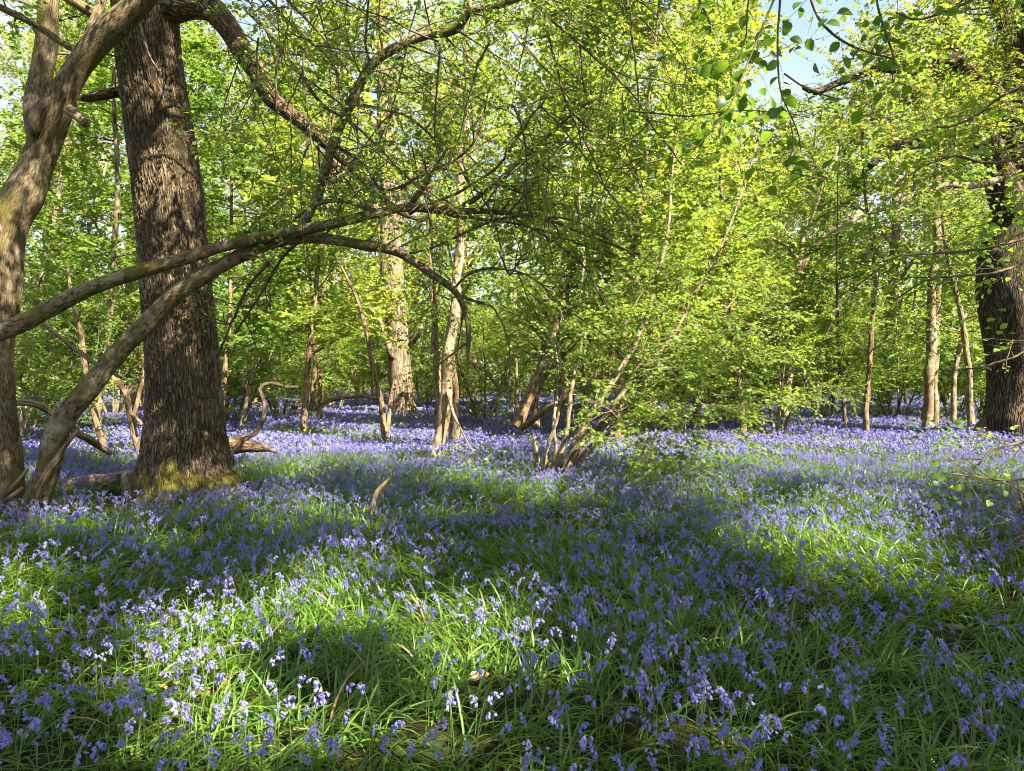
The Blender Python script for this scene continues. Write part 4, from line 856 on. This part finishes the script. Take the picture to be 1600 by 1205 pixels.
PLANT = [
    # kind, px, depth, scale, turn, label
    ('b0', 95, 21, .95, 0.3, 'leafy hazel bush seen between the left edge trunk and the arching stem'),
    ('b2', 20, 17, .9, 1.2, 'low dark green bush behind the left edge trunk'),
    ('b1', 180, 27, 1.0, 2.2, 'yellow green bush just left of the oak, beyond the dark saplings'),
    ('b2', 365, 24, .95, 3.0, 'green bush just right of the oak, behind the hooked branch'),
    ('b0', 440, 29, 1.0, 4.1, 'hazel bush behind the hooked branch, left of the drooping branch'),
    ('b1', 520, 35, 1.05, 5.2, 'pale green bush behind the drooping branch and bare sapling'),
    ('b2', 660, 36, 1.1, .9, 'green bush between the tall oak and the twisted tree'),
    ('b0', 755, 28, 1.0, 1.9, 'hazel bush just right of the twisted pale trunks'),
    ('b1', 905, 25, .95, 2.8, 'bright bush directly behind the pale many stemmed hazel clump'),
    ('b0', 985, 30, 1.05, 3.6, 'hazel bush right of and behind the many stemmed clump'),
    ('b1', 1065, 20, .95, 4.6, 'bright yellow green bush right of the many stemmed hazel clump'),
    ('b1', 1140, 25, 1.0, 5.5, 'sunlit bush halfway between the hazel clump and the crooked pale tree'),
    ('b0', 1210, 20.5, .9, .2, 'hazel bush with dark foot and low spreading leaves before the crooked pale tree'),
    ('b1', 1290, 28, 1.0, 1.1, 'bright bush between the crooked pale tree and the thin dark trunk'),
    ('b2', 1400, 29, 1.05, 2.0, 'deep green bush between the thin dark trunk and the twin trunks'),
    ('b0', 1490, 30, 1.0, 2.9, 'bush behind the twin trunks'),
    ('b2', 1545, 26, 1.0, 3.8, 'green bush close beside the left flank of the broad dark oak'),
    ('b0', 820, 36, 1.1, 4.4, 'far hazel bush behind the dark leaning stems'),
    ('b1', 590, 42, 1.1, 4.9, 'distant bush behind the tall oak trunk'),
    ('b2', 300, 36, 1.1, 5.8, 'distant bush hidden partly by the oak trunk'),
    ('b0', 1030, 42, 1.2, .6, 'distant bush far behind the hazel clump'),
    ('b1', 1350, 40, 1.2, 1.5, 'distant bush far behind the thin dark trunk'),
    ('p1', 110, 26, 1.0, .5, 'slim trunk with green crown between the left edge trunk and the oak'),
    ('p0', 40, 32, 1.0, 1.7, 'slim pale green tree farther back behind the left edge trunk'),
    ('p2', 345, 18.5, .95, 2.6, 'slim dark green tree close behind the right side of the oak'),
    ('p1', 425, 32, 1.1, 3.3, 'slender tree behind the hooked branch'),
    ('p2', 500, 24, 1.0, 4.2, 'slender dark green tree between the hooked branch and the bare sapling'),
    ('p0', 560, 40, 1.15, 5.0, 'tree with bright leaves far behind the bare sapling'),
    ('p1', 800, 31, 1.1, .1, 'slender tree above the dark leaning stems'),
    ('p0', 865, 22, 1.05, .8, 'bright slender tree rising behind the left of the hazel clump'),
    ('p0', 960, 17.5, 1.0, 1.4, 'brightest yellow green slender tree, standing right behind the hazel clump'),
    ('p0', 1085, 24, 1.1, 2.3, 'bright slender tree rising right of the hazel clump'),
    ('p1', 1020, 34, 1.15, 3.1, 'slender tree farther back behind the hazel clump'),
    ('p0', 1165, 19, 1.0, 3.9, 'bright slender tree left of the crooked pale tree'),
    ('p0', 1150, 36, 1.2, 4.7, 'far slender tree behind the bright bushes right of centre'),
    ('p1', 1255, 34, .9, 5.6, 'small slender tree behind the crooked pale tree'),
    ('p2', 1415, 36, 1.0, .4, 'slender tree behind and left of the twin trunks'),
    ('p0', 1535, 33, 1.05, 1.3, 'slender tree right behind the broad dark oak'),
    ('t1', 90, 44, 1.0, .3, 'tall far tree above the left edge bushes'),
    ('t0', 210, 34, .95, 1.6, 'tall golden leaved tree behind the massive oak'),
    ('t0', 395, 40, 1.0, 2.7, 'tall golden leaved tree seen right of the massive oak'),
    ('t1', 500, 48, 1.0, 3.8, 'tall far tree between massive oak and tall oak'),
    ('t1', 740, 46, 1.05, 4.9, 'tall far tree behind the twisted pale trunks'),
    ('t1', 880, 38, 1.05, 5.7, 'tall bright tree behind the hazel clump'),
    ('t1', 1030, 44, 1.1, .9, 'tall bright far tree right of the hazel clump'),
    ('t0', 1190, 46, .8, 2.1, 'golden leaved far tree behind the crooked pale tree'),
    ('t0', 1480, 38, .9, 3.2, 'golden leaved far tree behind the twin trunks'),
    ('t1', 1580, 44, 1.0, 4.3, 'tall far tree behind the broad dark oak'),
    ('p1', 150, 19, 1.0, 4.4, 'slim tree between the arching stem and the massive oak'),
    ('p1', 20, 24, 1.15, 5.1, 'slim tree right behind the left edge trunk'),
    ('p2', 270, 28, 1.2, .7, 'slim tree straight behind the massive oak trunk'),
    ('p0', 470, 19, 1.0, 1.8, 'bright slim tree behind the rising branch of the arching hazel'),
    ('p0', 700, 33, 1.25, 2.4, 'bright slim tree behind the gap between tall oak and twisted tree'),
    ('p1', 1000, 21, 1.15, 3.0, 'slim tree behind the upper stems of the hazel clump'),
    ('p0', 1120, 29, 1.25, 4.0, 'bright slim tree far right of the hazel clump'),
    ('p2', 1320, 23, .8, 4.9, 'small slim tree beside the thin dark trunk'),
    ('p1', 1490, 24, .9, 5.4, 'slim tree between the twin trunks and the thin leaning trunk'),
    ('p1', 1590, 27, 1.1, .2, 'slim tree behind the right edge of the broad dark oak'),
    ('t1', 640, 56, 1.0, 1.4, 'tall far tree directly behind the tall oak'),
    ('t1', 310, 52, 1.0, 2.5, 'tall far tree just right of the massive oak'),
    ('t1', 1120, 54, 1.0, 3.5, 'tall far tree above the bright bushes right of centre'),
    ('t1', 1300, 58, .9, 5.0, 'tall far tree under the open sky gap on the right'),
    ('t1', 1240, 40, .7, .9, 'tall tree rising behind the crooked pale tree'),
    ('t1', 1380, 36, .9, 2.2, 'tall tree rising behind the thin dark trunk'),
]
for a in PLANT: plant(*a)


# the wood beyond
def far_wood():
    rng = np.random.default_rng(77); mb = MB(); lv = Leaves()
    for k in range(230):
        d = rng.uniform(50, 95); x = rng.uniform(-.8, .8)*d; H = rng.uniform(7, 15); b = float(gz(x, d))
        P = wander(rng, (x, d, b-.3), UP, H*.8, 6, .06, .03)
        tube(mb, P, np.linspace(rng.uniform(.1, .28), .05, 7), 6, 0, 0, rng, False)
        n = 34
        c0 = np.stack([rng.normal(0, 1.9, n), rng.normal(0, 1.9, n), rng.uniform(.08, 1, n)*H], -1)+np.array([x, d, b]); cc = rng.uniform(.1, .9, n)
        for c, t in zip(c0, cc):
            m_ = 26; q = c+rng.normal(0, .55, (m_, 3))*np.array([1.2, 1.2, .6])
            lv.add(q, rng.normal(0, 1, (m_, 3)), norm(UP*.7+rng.normal(0, .5, (m_, 3))), rng.uniform(.2, .34, m_), np.clip(t+rng.normal(0, .15, m_), 0, 1))
    lv.flush(mb, 1)
    o = mb.build('distant_woods', [M['rough_bark'], M['spring_leaf']]); tag(o, 'mass of far off leafy woodland closing the view beyond the bluebells', 'woods', kind='stuff')
far_wood()

# ------------------------------------------------------------------ bluebell carpet
rng = np.random.default_rng(5)


def wedge(y0, y1, dens, margin=1.6, clump=None):
    w = lambda y: .74*y+margin
    A = (w(y0)+w(y1))*(y1-y0); n = int(A*dens)
    y = rng.uniform(y0, y1, int(n*2.2)); keep = rng.uniform(0, w(y1), len(y)) < w(y); y = y[keep][:n]
    x = rng.uniform(-1, 1, len(y))*w(y)
    return x, y


def field(x, y, s, seed):
    q = np.random.default_rng(seed); o = np.zeros_like(x)
    for k in range(7):
        a = q.uniform(0, 6.28); f = s*q.uniform(.6, 2.2); o += np.sin(f*(x*math.cos(a)+y*math.sin(a))+q.uniform(0, 6.28))
    return o/2.6


# trunks to keep clear
CLEAR = [(-4.5, 10.1, 1.05), (-6.1, 8.85, .25), (-5.6, 8.6, .2), (-4.5, 30.6, .6), (-1.61, 15.3, .2), (.73, 12.0, .28), (12.9, 18.8, 1.0)]
def clear(x, y):
    k = np.ones(len(x), bool)
    for a, b, r in CLEAR: k &= (x-a)**2+(y-b)**2 > r*r
    return k


def blades(mb, x, y, n_per, seg, L, W, fold, lean):
    """tufts of arching strap leaves, combed by a slow swirl"""
    k = clear(x, y); x = x[k]; y = y[k]; nt_ = len(x)
    X = np.repeat(x, n_per)+rng.normal(0, .035, nt_*n_per); Y = np.repeat(y, n_per)+rng.normal(0, .035, nt_*n_per); n = len(X)
    sw = field(X, Y, .9, 3)*2.2+rng.normal(0, .95, n)
    tuft = np.repeat(rng.uniform(-.5, .5, nt_), n_per); sw = sw+tuft*2
    l = L*rng.uniform(.55, 1.15, n)*(1+.12*np.repeat(rng.normal(0, 1, nt_), n_per)); w = W*rng.uniform(.6, 1.15, n)
    a0 = rng.uniform(.15, .75, n)*lean; a1 = a0+rng.uniform(.7, 2.0, n)
    hx = np.cos(sw); hy = np.sin(sw)
    P = np.stack([X, Y, gz(X, Y)-.01], -1); rows = []
    c = np.clip(.5+.22*np.repeat(rng.normal(0, 1, nt_), n_per)+rng.normal(0, .18, n), 0, 1)
    tw = rng.normal(0, .5, n)
    for i in range(seg+1):
        t = i/seg; ang = a0+(a1-a0)*t**1.3
        T = np.stack([np.sin(ang)*hx, np.sin(ang)*hy, np.cos(ang)], -1)
        if i: P = P+T*(l/seg)[:, None]
        sx = np.stack([-hy, hx, np.zeros(n)], -1); nn = np.cross(T, sx)
        ca = np.cos(tw*t)[:, None]; sa = np.sin(tw*t)[:, None]; sd = sx*ca+nn*sa
        ww = (w*.5*min(1, .55+t*2)*(1-t**3.0)+.0004)[:, None]
        Q = P.copy(); Q[:, 2] = np.maximum(Q[:, 2], gz(Q[:, 0], Q[:, 1])+.012)
        if fold: rows += [Q-sd*ww+nn*ww*.35, Q, Q+sd*ww+nn*ww*.35]
        else: rows += [Q-sd*ww, Q+sd*ww]
    m_ = 3 if fold else 2; k = len(rows); V = np.stack(rows, 1).reshape(-1, 3); b = (np.arange(n)*k)[:, None, None]
    q = []
    for i in range(seg):
        for j in range(m_-1): q.append((i*m_+j, i*m_+j+1, (i+1)*m_+j+1, (i+1)*m_+j))
    dead = rng.uniform(0, 1, n) < .014              # last year's straw among the green
    F_ = b+np.array(q)[None]; base = mb.n
    mb.add(V, [F_[~dead].reshape(-1, 4)], 0, True, None, np.repeat(c, k))
    D = F_[dead].reshape(-1, 4)+base; mb.f[4].append(D); mb.m[4].append(np.ones(len(D), np.int32)); mb.s[4].append(np.ones(len(D), bool))


mb = MB()
blades(mb, *wedge(1.2, 7, 80), 8, 7, .31, .0120, True, 1.2)
blades(mb, *wedge(7, 14, 52), 7, 5, .32, .015, False, 1.2)
blades(mb, *wedge(14, 30, 26, 3), 6, 3, .28, .020, False, .8)
blades(mb, *wedge(30, 75, 6, 4), 5, 2, .28, .045, False, .7)
o = mb.build('bluebell_leaves', [M['strap_leaf'], M['dead_leaf']]); tag(o, 'carpet of glossy green strap shaped bluebell leaves covering the ground', 'leaves', kind='stuff')


# low herbs and bramble between the drifts, farther back
mb = MB(); lv = Leaves(); hx, hy = wedge(11, 60, .55, 3); fh = field(hx, hy, .35, 41); kk = (fh > .25) & clear(hx, hy); hx, hy = hx[kk], hy[kk]
for x_, y_ in zip(hx, hy):
    n_ = 46; hgt = rng.uniform(.2, .5); c_ = rng.uniform(.2, .8); sp = rng.uniform(.2, .5)
    pp = np.stack([rng.normal(x_, sp, n_), rng.normal(y_, sp, n_), np.zeros(n_)], -1); pp[:, 2] = gz(pp[:, 0], pp[:, 1])+rng.uniform(.08, 1, n_)*hgt
    lv.add(pp, rng.normal(0, 1, (n_, 3))*np.array([1, 1, .3]), norm(UP*.8+rng.normal(0, .45, (n_, 3))), rng.uniform(.06, .11, n_), np.clip(c_+rng.normal(0, .15, n_), 0, 1))
lv.flush(mb, 0)
o = mb.build('undergrowth', [M['green_leaf']]); tag(o, 'low leafy herbs and bramble growing in patches between the bluebell drifts', 'undergrowth', kind='stuff')


# bluebells: stem bends over at the top, bells hang along one side
def bell_geo(p, d, ln, r, sides, tips=True):
    """one bell opening along d"""
    d = norm(d); ref = np.array([.3, 1, .2]); u = norm(np.cross(d, ref)); w = np.cross(d, u); V = []; q = []
    prof = [(0, .35), (.25, .85), (.7, 1.0)] if sides > 4 else [(0, .4), (.65, 1.05)]
    a = np.arange(sides)*2*math.pi/sides
    for t, k in prof:
        for x in a: V.append(p+d*ln*t+(u*math.cos(x)+w*math.sin(x))*r*k)
    for i in range(len(prof)-1):
        for j in range(sides):
            b = (j+1) % sides; q.append((i*sides+j, i*sides+b, (i+1)*sides+b, (i+1)*sides+j))
    tr = []; o = (len(prof)-1)*sides
    if tips:                                        # recurved petal tips
        for j in range(sides):
            x = a[j]+math.pi/sides; V.append(p+d*ln*.98+(u*math.cos(x)+w*math.sin(x))*r*1.75); tr.append((o+j, o+(j+1) % sides, len(V)-1))
    return np.array(V), np.array(q), np.array(tr).reshape(-1, 3)


def flower_template(q, lod):
    """returns stem path, list of bells (V, quads, tris)"""
    H = q.uniform(.29, .40); nb = {0: q.integers(6, 10), 1: q.integers(5, 8), 2: 4, 3: 3}[lod]
    P = np.array([(0, 0, 0), (.005, 0, H*.35), (.012, 0, H*.65), (.018, 0, H*.80), (.030, 0, H*.90), (.050, 0, H*.985), (.078, 0, H*.995)])
    P[:, 1] += np.cumsum(q.normal(0, .004, 7)); bells = []
    for k in range(nb):
        f = .60+.40*(k+.5)/nb; p, d = point_on(P, min(f, .995)); young = (k/nb)
        dr = norm(np.array([q.normal(.30, .4), q.normal(0, .6), -1.0+.7*(young > .85)])); ln = .023*(1.12-.35*young)
        if lod >= 2: ln *= 1.7+.5*(lod-2)
        p = p+np.array([q.normal(.004, .006), q.normal(0, .011), -.004])
        bells.append(bell_geo(p, dr, ln, ln*(.30 if lod < 2 else .46), {0: 6, 1: 4, 2: 3, 3: 3}[lod], lod < 3))
    return P, bells


def carpet(mb, x, y, lod, nt_, seed, sc=(.58, .88)):
    q = np.random.default_rng(seed); k = clear(x, y); x = x[k]; y = y[k]; pick = q.integers(0, nt_, len(x))
    for t in range(nt_):
        P, bells = flower_template(q, lod); sel = pick == t; n = int(sel.sum())
        if n == 0: continue
        tm = MB(); 
        if lod < 2: tube(tm, P, np.linspace(.0028, .0014, 7)*(1.2 if lod else 1), 4 if lod == 0 else 3, 0, 0, None, False)
        else:
            w = .003*(1+lod*.3); V = np.vstack([P+[0, w, 0], P-[0, w, 0]]); i = np.arange(6); tm.add(V, [np.stack([i, i+1, i+8, i+7], -1)], 0)
        for V, qd, tr in bells: tm.add(V, [qd, tr], 1, lod == 0)
        V = np.concatenate(tm.v); a = q.uniform(0, 6.28, n); s = q.uniform(*sc, n); lx = q.normal(0, .12, n); ly = q.normal(0, .12, n)
        ca, sa = np.cos(a), np.sin(a)
        vx = V[None, :, 0]*ca[:, None]-V[None, :, 1]*sa[:, None]+V[None, :, 2]*lx[:, None]; vy = V[None, :, 0]*sa[:, None]+V[None, :, 1]*ca[:, None]+V[None, :, 2]*ly[:, None]
        W = np.stack([x[sel][:, None]+vx*s[:, None], y[sel][:, None]+vy*s[:, None], gz(x[sel], y[sel])[:, None]+V[None, :, 2]*s[:, None]], -1).reshape(-1, 3)
        c = np.repeat(np.clip(q.normal(.5, .2, n), 0, 1), len(V)); off = (np.arange(n)*len(V))[:, None, None]
        first = True
        for kf in (4, 3):
            for fa, ma in zip(tm.f[kf], tm.m[kf]):
                if first: mb.add(W, [(off+fa[None]).reshape(-1, kf)], int(ma[0]), False, None, c); base = mb.n-len(W); first = False
                else:
                    F_ = (off+fa[None]).reshape(-1, kf)+base; mb.f[kf].append(F_); mb.m[kf].append(np.full(len(F_), int(ma[0]), np.int32)); mb.s[kf].append(np.zeros(len(F_), bool))


def thin(x, y, th, s, seed):
    f = .42*field(x, y, s, seed)+rng.uniform(-.9, .9, len(x)); k = f > th
    return x[k], y[k]

nx, ny = thin(*wedge(2.6, 7.2, 145, .4), .05, 2.2, 21)
order = np.argsort(np.hypot(nx, ny)); nx, ny = nx[order], ny[order]
inview = (np.abs(nx) < .69*ny) & (ny > 2.95)
idx = np.where(inview)[0][:300]; rest = np.ones(len(nx), bool); rest[idx] = False
mb = MB()
carpet(mb, nx[rest], ny[rest], 0, 8, 31)
x, y = thin(*wedge(7.2, 14, 172), -.15, 1.5, 22); carpet(mb, x, y, 1, 8, 32)
x, y = thin(*wedge(14, 30, 112, 3), -.25, .8, 23); carpet(mb, x, y, 2, 8, 33)
x, y = thin(*wedge(30, 75, 40, 4), -.2, .45, 24); carpet(mb, x, y, 3, 6, 34, (1.0, 1.3))
o = mb.build('bluebell_carpet', [M['stem'], M['bell']]); tag(o, 'violet blue carpet of bluebell flowers spreading back between the trees', 'bluebells', kind='stuff')

# the nearest three hundred, each a flower of its own
q = np.random.default_rng(55); fine = []; plain = []
for t in range(7):
    P, bells = flower_template(q, 0)
    r = empty('bluebell'); s = MB(); tube(s, P, np.linspace(.0030, .0014, 7), 6, 0, 0, None, False); st = s.build('stem', M['stem'], r); bl = []
    for V, qd, tr in bells:
        b = MB(); b.add(V, [qd, tr], 0, True, None, q.uniform(.2, .8)); bl.append(b.build('bell', M['bell'], r))
    fine.append((r, [st]+bl))
    r2 = empty('bluebell'); h = MB()
    for V, qd, tr in bells: h.add(V, [qd, tr], 0, True, None, q.uniform(.2, .8))
    st2 = bpy.data.objects.new('stem', st.data); COL.objects.link(st2); st2.parent = r2
    plain.append((r2, [st2, h.build('flower_head', M['bell'], r2)]))
first = set()
for k, i in enumerate(idx):
    pool = fine if k < 60 else plain; j = int(q.integers(0, 7)) if k % 60 >= 7 or k >= 67 else k % 60
    r, parts = pool[j]
    key = (k < 60, j)
    if key in first:
        c = r.copy(); COL.objects.link(c)
        for ch in parts:
            d = ch.copy(); COL.objects.link(d); d.parent = c
        r = c
    first.add(key)
    r.location = (nx[i], ny[i], float(gz(nx[i], ny[i]))-.005); r.rotation_euler = (q.normal(0, .1), q.normal(0, .1), q.uniform(0, 6.28)); s = q.uniform(.68, .95); r.scale = (s, s, s)
    tag(r, 'violet bluebell nodding on a green stem among the glossy foreground leaves', 'bluebell', 'bluebells in the foreground')

# a few dead leaves in the foreground
for (px, py, d, rz, lab) in [(745, 1083, 3.75, .4, 'curled tan dead leaf on the lit strap leaves near the bottom middle'), (272, 1100, 3.7, 2.0, 'small pinkish dead leaf left of the tan bark chunk'), (1543, 890, 6.1, 1.1, 'orange brown dead leaf at the right among green leaves'), (1312, 880, 6.3, 2.6, 'tan dead leaf in the bright patch right of centre'), (22, 842, 7.2, .2, 'orange dry leaf clump below the left edge trunk')]:
    p = at(px, py, d); b = MB(); lv = Leaves(); q2 = np.random.default_rng(int(px))
    for k in range(2 if d < 7 else 7):
        lv.add(q2.normal(0, .02, (1, 3))*np.array([1, 1, .3]), norm(np.array([[math.cos(rz+k), math.sin(rz+k), .35]])), norm(np.array([[.2, -.5, 1.]])+q2.normal(0, .3, (1, 3))), np.array([.075]), np.array([q2.uniform(.2, .9)]))
    lv.flush(b, 0, True); o = b.build('dead_leaf', M['dead_leaf']); o.location = (p[0], p[1], max(p[2], float(gz(p[0], p[1]))+.06)); tag(o, lab, 'dead leaf')


# ------------------------------------------------------------------ added unseen canopy: leaf clusters placed to throw the dappled shade
LIT = [(30, 915, 85, 45), (300, 960, 120, 40), (300, 1080, 140, 85), (500, 1140, 95, 60), (390, 1190, 120, 30), (530, 905, 110, 50), (735, 1000, 100, 55), (860, 755, 75, 24), (1290, 815, 150, 45), (1340, 880, 110, 30), (1190, 1140, 90, 50), (400, 770, 70, 22), (700, 930, 60, 30),
       (1080, 760, 60, 18), (1000, 900, 40, 25), (1540, 930, 60, 40), (110, 800, 50, 20), (1450, 1090, 40, 30), (640, 1150, 40, 30), (820, 1155, 70, 40), (1000, 1100, 55, 30), (1450, 1000, 60, 28), (1550, 1150, 60, 36), (700, 1080, 60, 26), (1300, 960, 60, 20), (880, 1010, 45, 22), (120, 1140, 40, 25), (1120, 930, 50, 20), (500, 800, 90, 20)]
def canopy():
    rng = np.random.default_rng(91); cb = MB(); tb = MB(); lv = Leaves(); base = np.array([9.6, -1.6, 0.0])
    root = empty('added_shade_tree', base)
    trunk = np.array([[9.6, -1.6, -.2], [9.7, -1.6, 2.5], [9.6, -1.7, 5], [9.5, -1.8, 7.5], [9.4, -1.9, 9]])
    Q, r = smooth_path(trunk, [.42, .34, .3, .22, .1], .3); tube(tb, Q-base, r, 16, 0, .1, rng)
    y = rng.uniform(2.4, 12.5, 2600); x = rng.uniform(-.76, .76, 2600)*y; dap = field(x, y, 4.6, 61); cents = []
    for kx, (gx, gy) in enumerate(zip(x, y)):
        py = CY+(EYE-.15)/gy*F; px = CX+gx/gy*F
        k_ = .95+.38*min(1, 5/gy); m_ = max([1.25-math.hypot((px-a)/(w*k_), (py-b)/(h*k_)) for a, b, w, h in LIT])
        if gy > 9.0 and rng.uniform() < (gy-9.0)/3.5: continue
        if m_ > rng.uniform(0.0, .4): continue
        if dap[kx] > (.72 if gx < 1 else .98): continue      # small dapples
        if rng.uniform() < .12: continue
        h = rng.uniform(6.6, 8.2); p = np.array([gx, gy, .1])+SUN*(h/SUN[2]); cents.append(p)
        m2 = 60; qd = p+rng.normal(0, .15, (m2, 3))
        lv.add(qd-base, rng.normal(0, 1, (m2, 3)), norm(UP*.8+rng.normal(0, .5, (m2, 3))), rng.uniform(.08, .13, m2), rng.uniform(0, 1, m2))
    # more added clusters on sun rays, shading the big oak's bole and left hazel
    SPOT = [(290, 230, 14, 60), (258, 330, 16, 30), (303, 300, 13, 60), (222, 300, 10, 40), (292, 650, 30, 22), (226, 735, 14, 36), (300, 735, 34, 34), (342, 705, 12, 36), (270, 430, 22, 20), (240, 150, 18, 20), (285, 120, 12, 40),
            (30, 400, 40, 70), (60, 250, 30, 30), (10, 720, 20, 50), (280, 530, 14, 22), (310, 400, 10, 50)]
    for k in range(1150):
        if k % 5 == 4:        # broken shade on the arching stems
            px, py, dd = rng.uniform(-20, 520), rng.uniform(330, 800), 8.5
            if math.sin(px*.045+py*.021)+math.sin(py*.05-px*.017+1) > .1: continue
        elif k % 4: px, py, dd = rng.uniform(170, 385), rng.uniform(-150, 790), 9.8
        else: px, py, dd = rng.uniform(-40, 120), rng.uniform(-50, 800), 8.6
        m_ = max([1.3-math.hypot((px-a)/(w+20), (py-b)/(h+16)) for a, b, w, h in SPOT])
        if m_ > 0 or rng.uniform() < .5: continue
        g_ = at(px, py, dd); p = g_+SUN*rng.uniform(10.0, 12.0)
        m2 = 40; qd = p+rng.normal(0, .13, (m2, 3)); cents.append(p)
        lv.add(qd-base, rng.normal(0, 1, (m2, 3)), norm(UP*.8+rng.normal(0, .5, (m2, 3))), rng.uniform(.08, .12, m2), rng.uniform(0, 1, m2))
    for k in range(0, len(cents), 9):
        c = cents[k]-base; s = np.array([0.0, -.1, rng.uniform(5.0, 8.8)]); mid = (s+c)/2+rng.normal(0, .4, 3)
        P, r = smooth_path([s, mid, c], [.035, .02, .006], .5); tube(cb, P, r, 4, 0, 0, rng, False)
    tb.build('trunk', [M['oak_bough']], root); lv.flush(cb, 1); cb.build('crown', [M['twig'], M['hazel_leaf']], root)
    tag(root, 'unseen tree added behind the camera, its leaf clusters placed to dapple the foreground', 'tree')
canopy()

# ------------------------------------------------------------------ sky, sun, camera
w = bpy.data.worlds.new('World'); SC.world = w; w.use_nodes = True; nt = w.node_tree; nt.nodes.clear(); L = nt.links
sky = N(nt, 'ShaderNodeTexSky', sky_type='NISHITA'); sky.sun_disc = False; sky.sun_elevation = SUN_EL; sky.sun_rotation = math.atan2(SUN_AZ[0], SUN_AZ[1])
tc = N(nt, 'ShaderNodeTexCoord'); no = N(nt, 'ShaderNodeTexNoise', inp={'Scale': 3.2, 'Detail': 6., 'Roughness': .6}); L.new(tc.outputs['Generated'], no.inputs['Vector'])
rp = ramp(nt, [(.36, (.1, .1, .1)), (.62, (.9, .9, .9))]); L.new(no.outputs['Fac'], rp.inputs[0])
mx = N(nt, 'ShaderNodeMixRGB'); L.new(rp.outputs[0], mx.inputs[0]); L.new(sky.outputs[0], mx.inputs[1]); mx.inputs[2].default_value = (2.5, 2.65, 2.9, 1)
bg = N(nt, 'ShaderNodeBackground', inp={'Strength': .066}); L.new(mx.outputs[0], bg.inputs['Color'])
ow = N(nt, 'ShaderNodeOutputWorld'); L.new(bg.outputs[0], ow.inputs['Surface'])

from mathutils import Vector
sl = bpy.data.lights.new('sun', 'SUN'); sl.energy = 5.0; sl.angle = math.radians(.5); sl.color = (1, .91, .74)
so = bpy.data.objects.new('sun', sl); COL.objects.link(so); so.rotation_euler = Vector(SUN).to_track_quat('Z', 'Y').to_euler()

cam = bpy.data.cameras.new('camera'); cam.sensor_width = 36; cam.lens = F/1600*36; cam.shift_y = -(602.5-CY)/1600; cam.clip_end = 2000; cam.clip_start = .05
co = bpy.data.objects.new('camera', cam); COL.objects.link(co); co.location = (0, 0, EYE); co.rotation_euler = (math.pi/2, 0, 0); SC.camera = co

SC.view_settings.view_transform = 'Standard'; SC.view_settings.look = 'None'; SC.view_settings.gamma = 1; SC.view_settings.exposure = 2.6
SC.cycles.max_bounces = 8; SC.cycles.diffuse_bounces = 5; SC.cycles.glossy_bounces = 2; SC.cycles.transmission_bounces = 4; SC.cycles.caustics_reflective = False; SC.cycles.caustics_refractive = False
SC.cycles.use_denoising = True; SC.cycles.pixel_filter_type = 'BLACKMAN_HARRIS'; SC.cycles.filter_width = 1.0
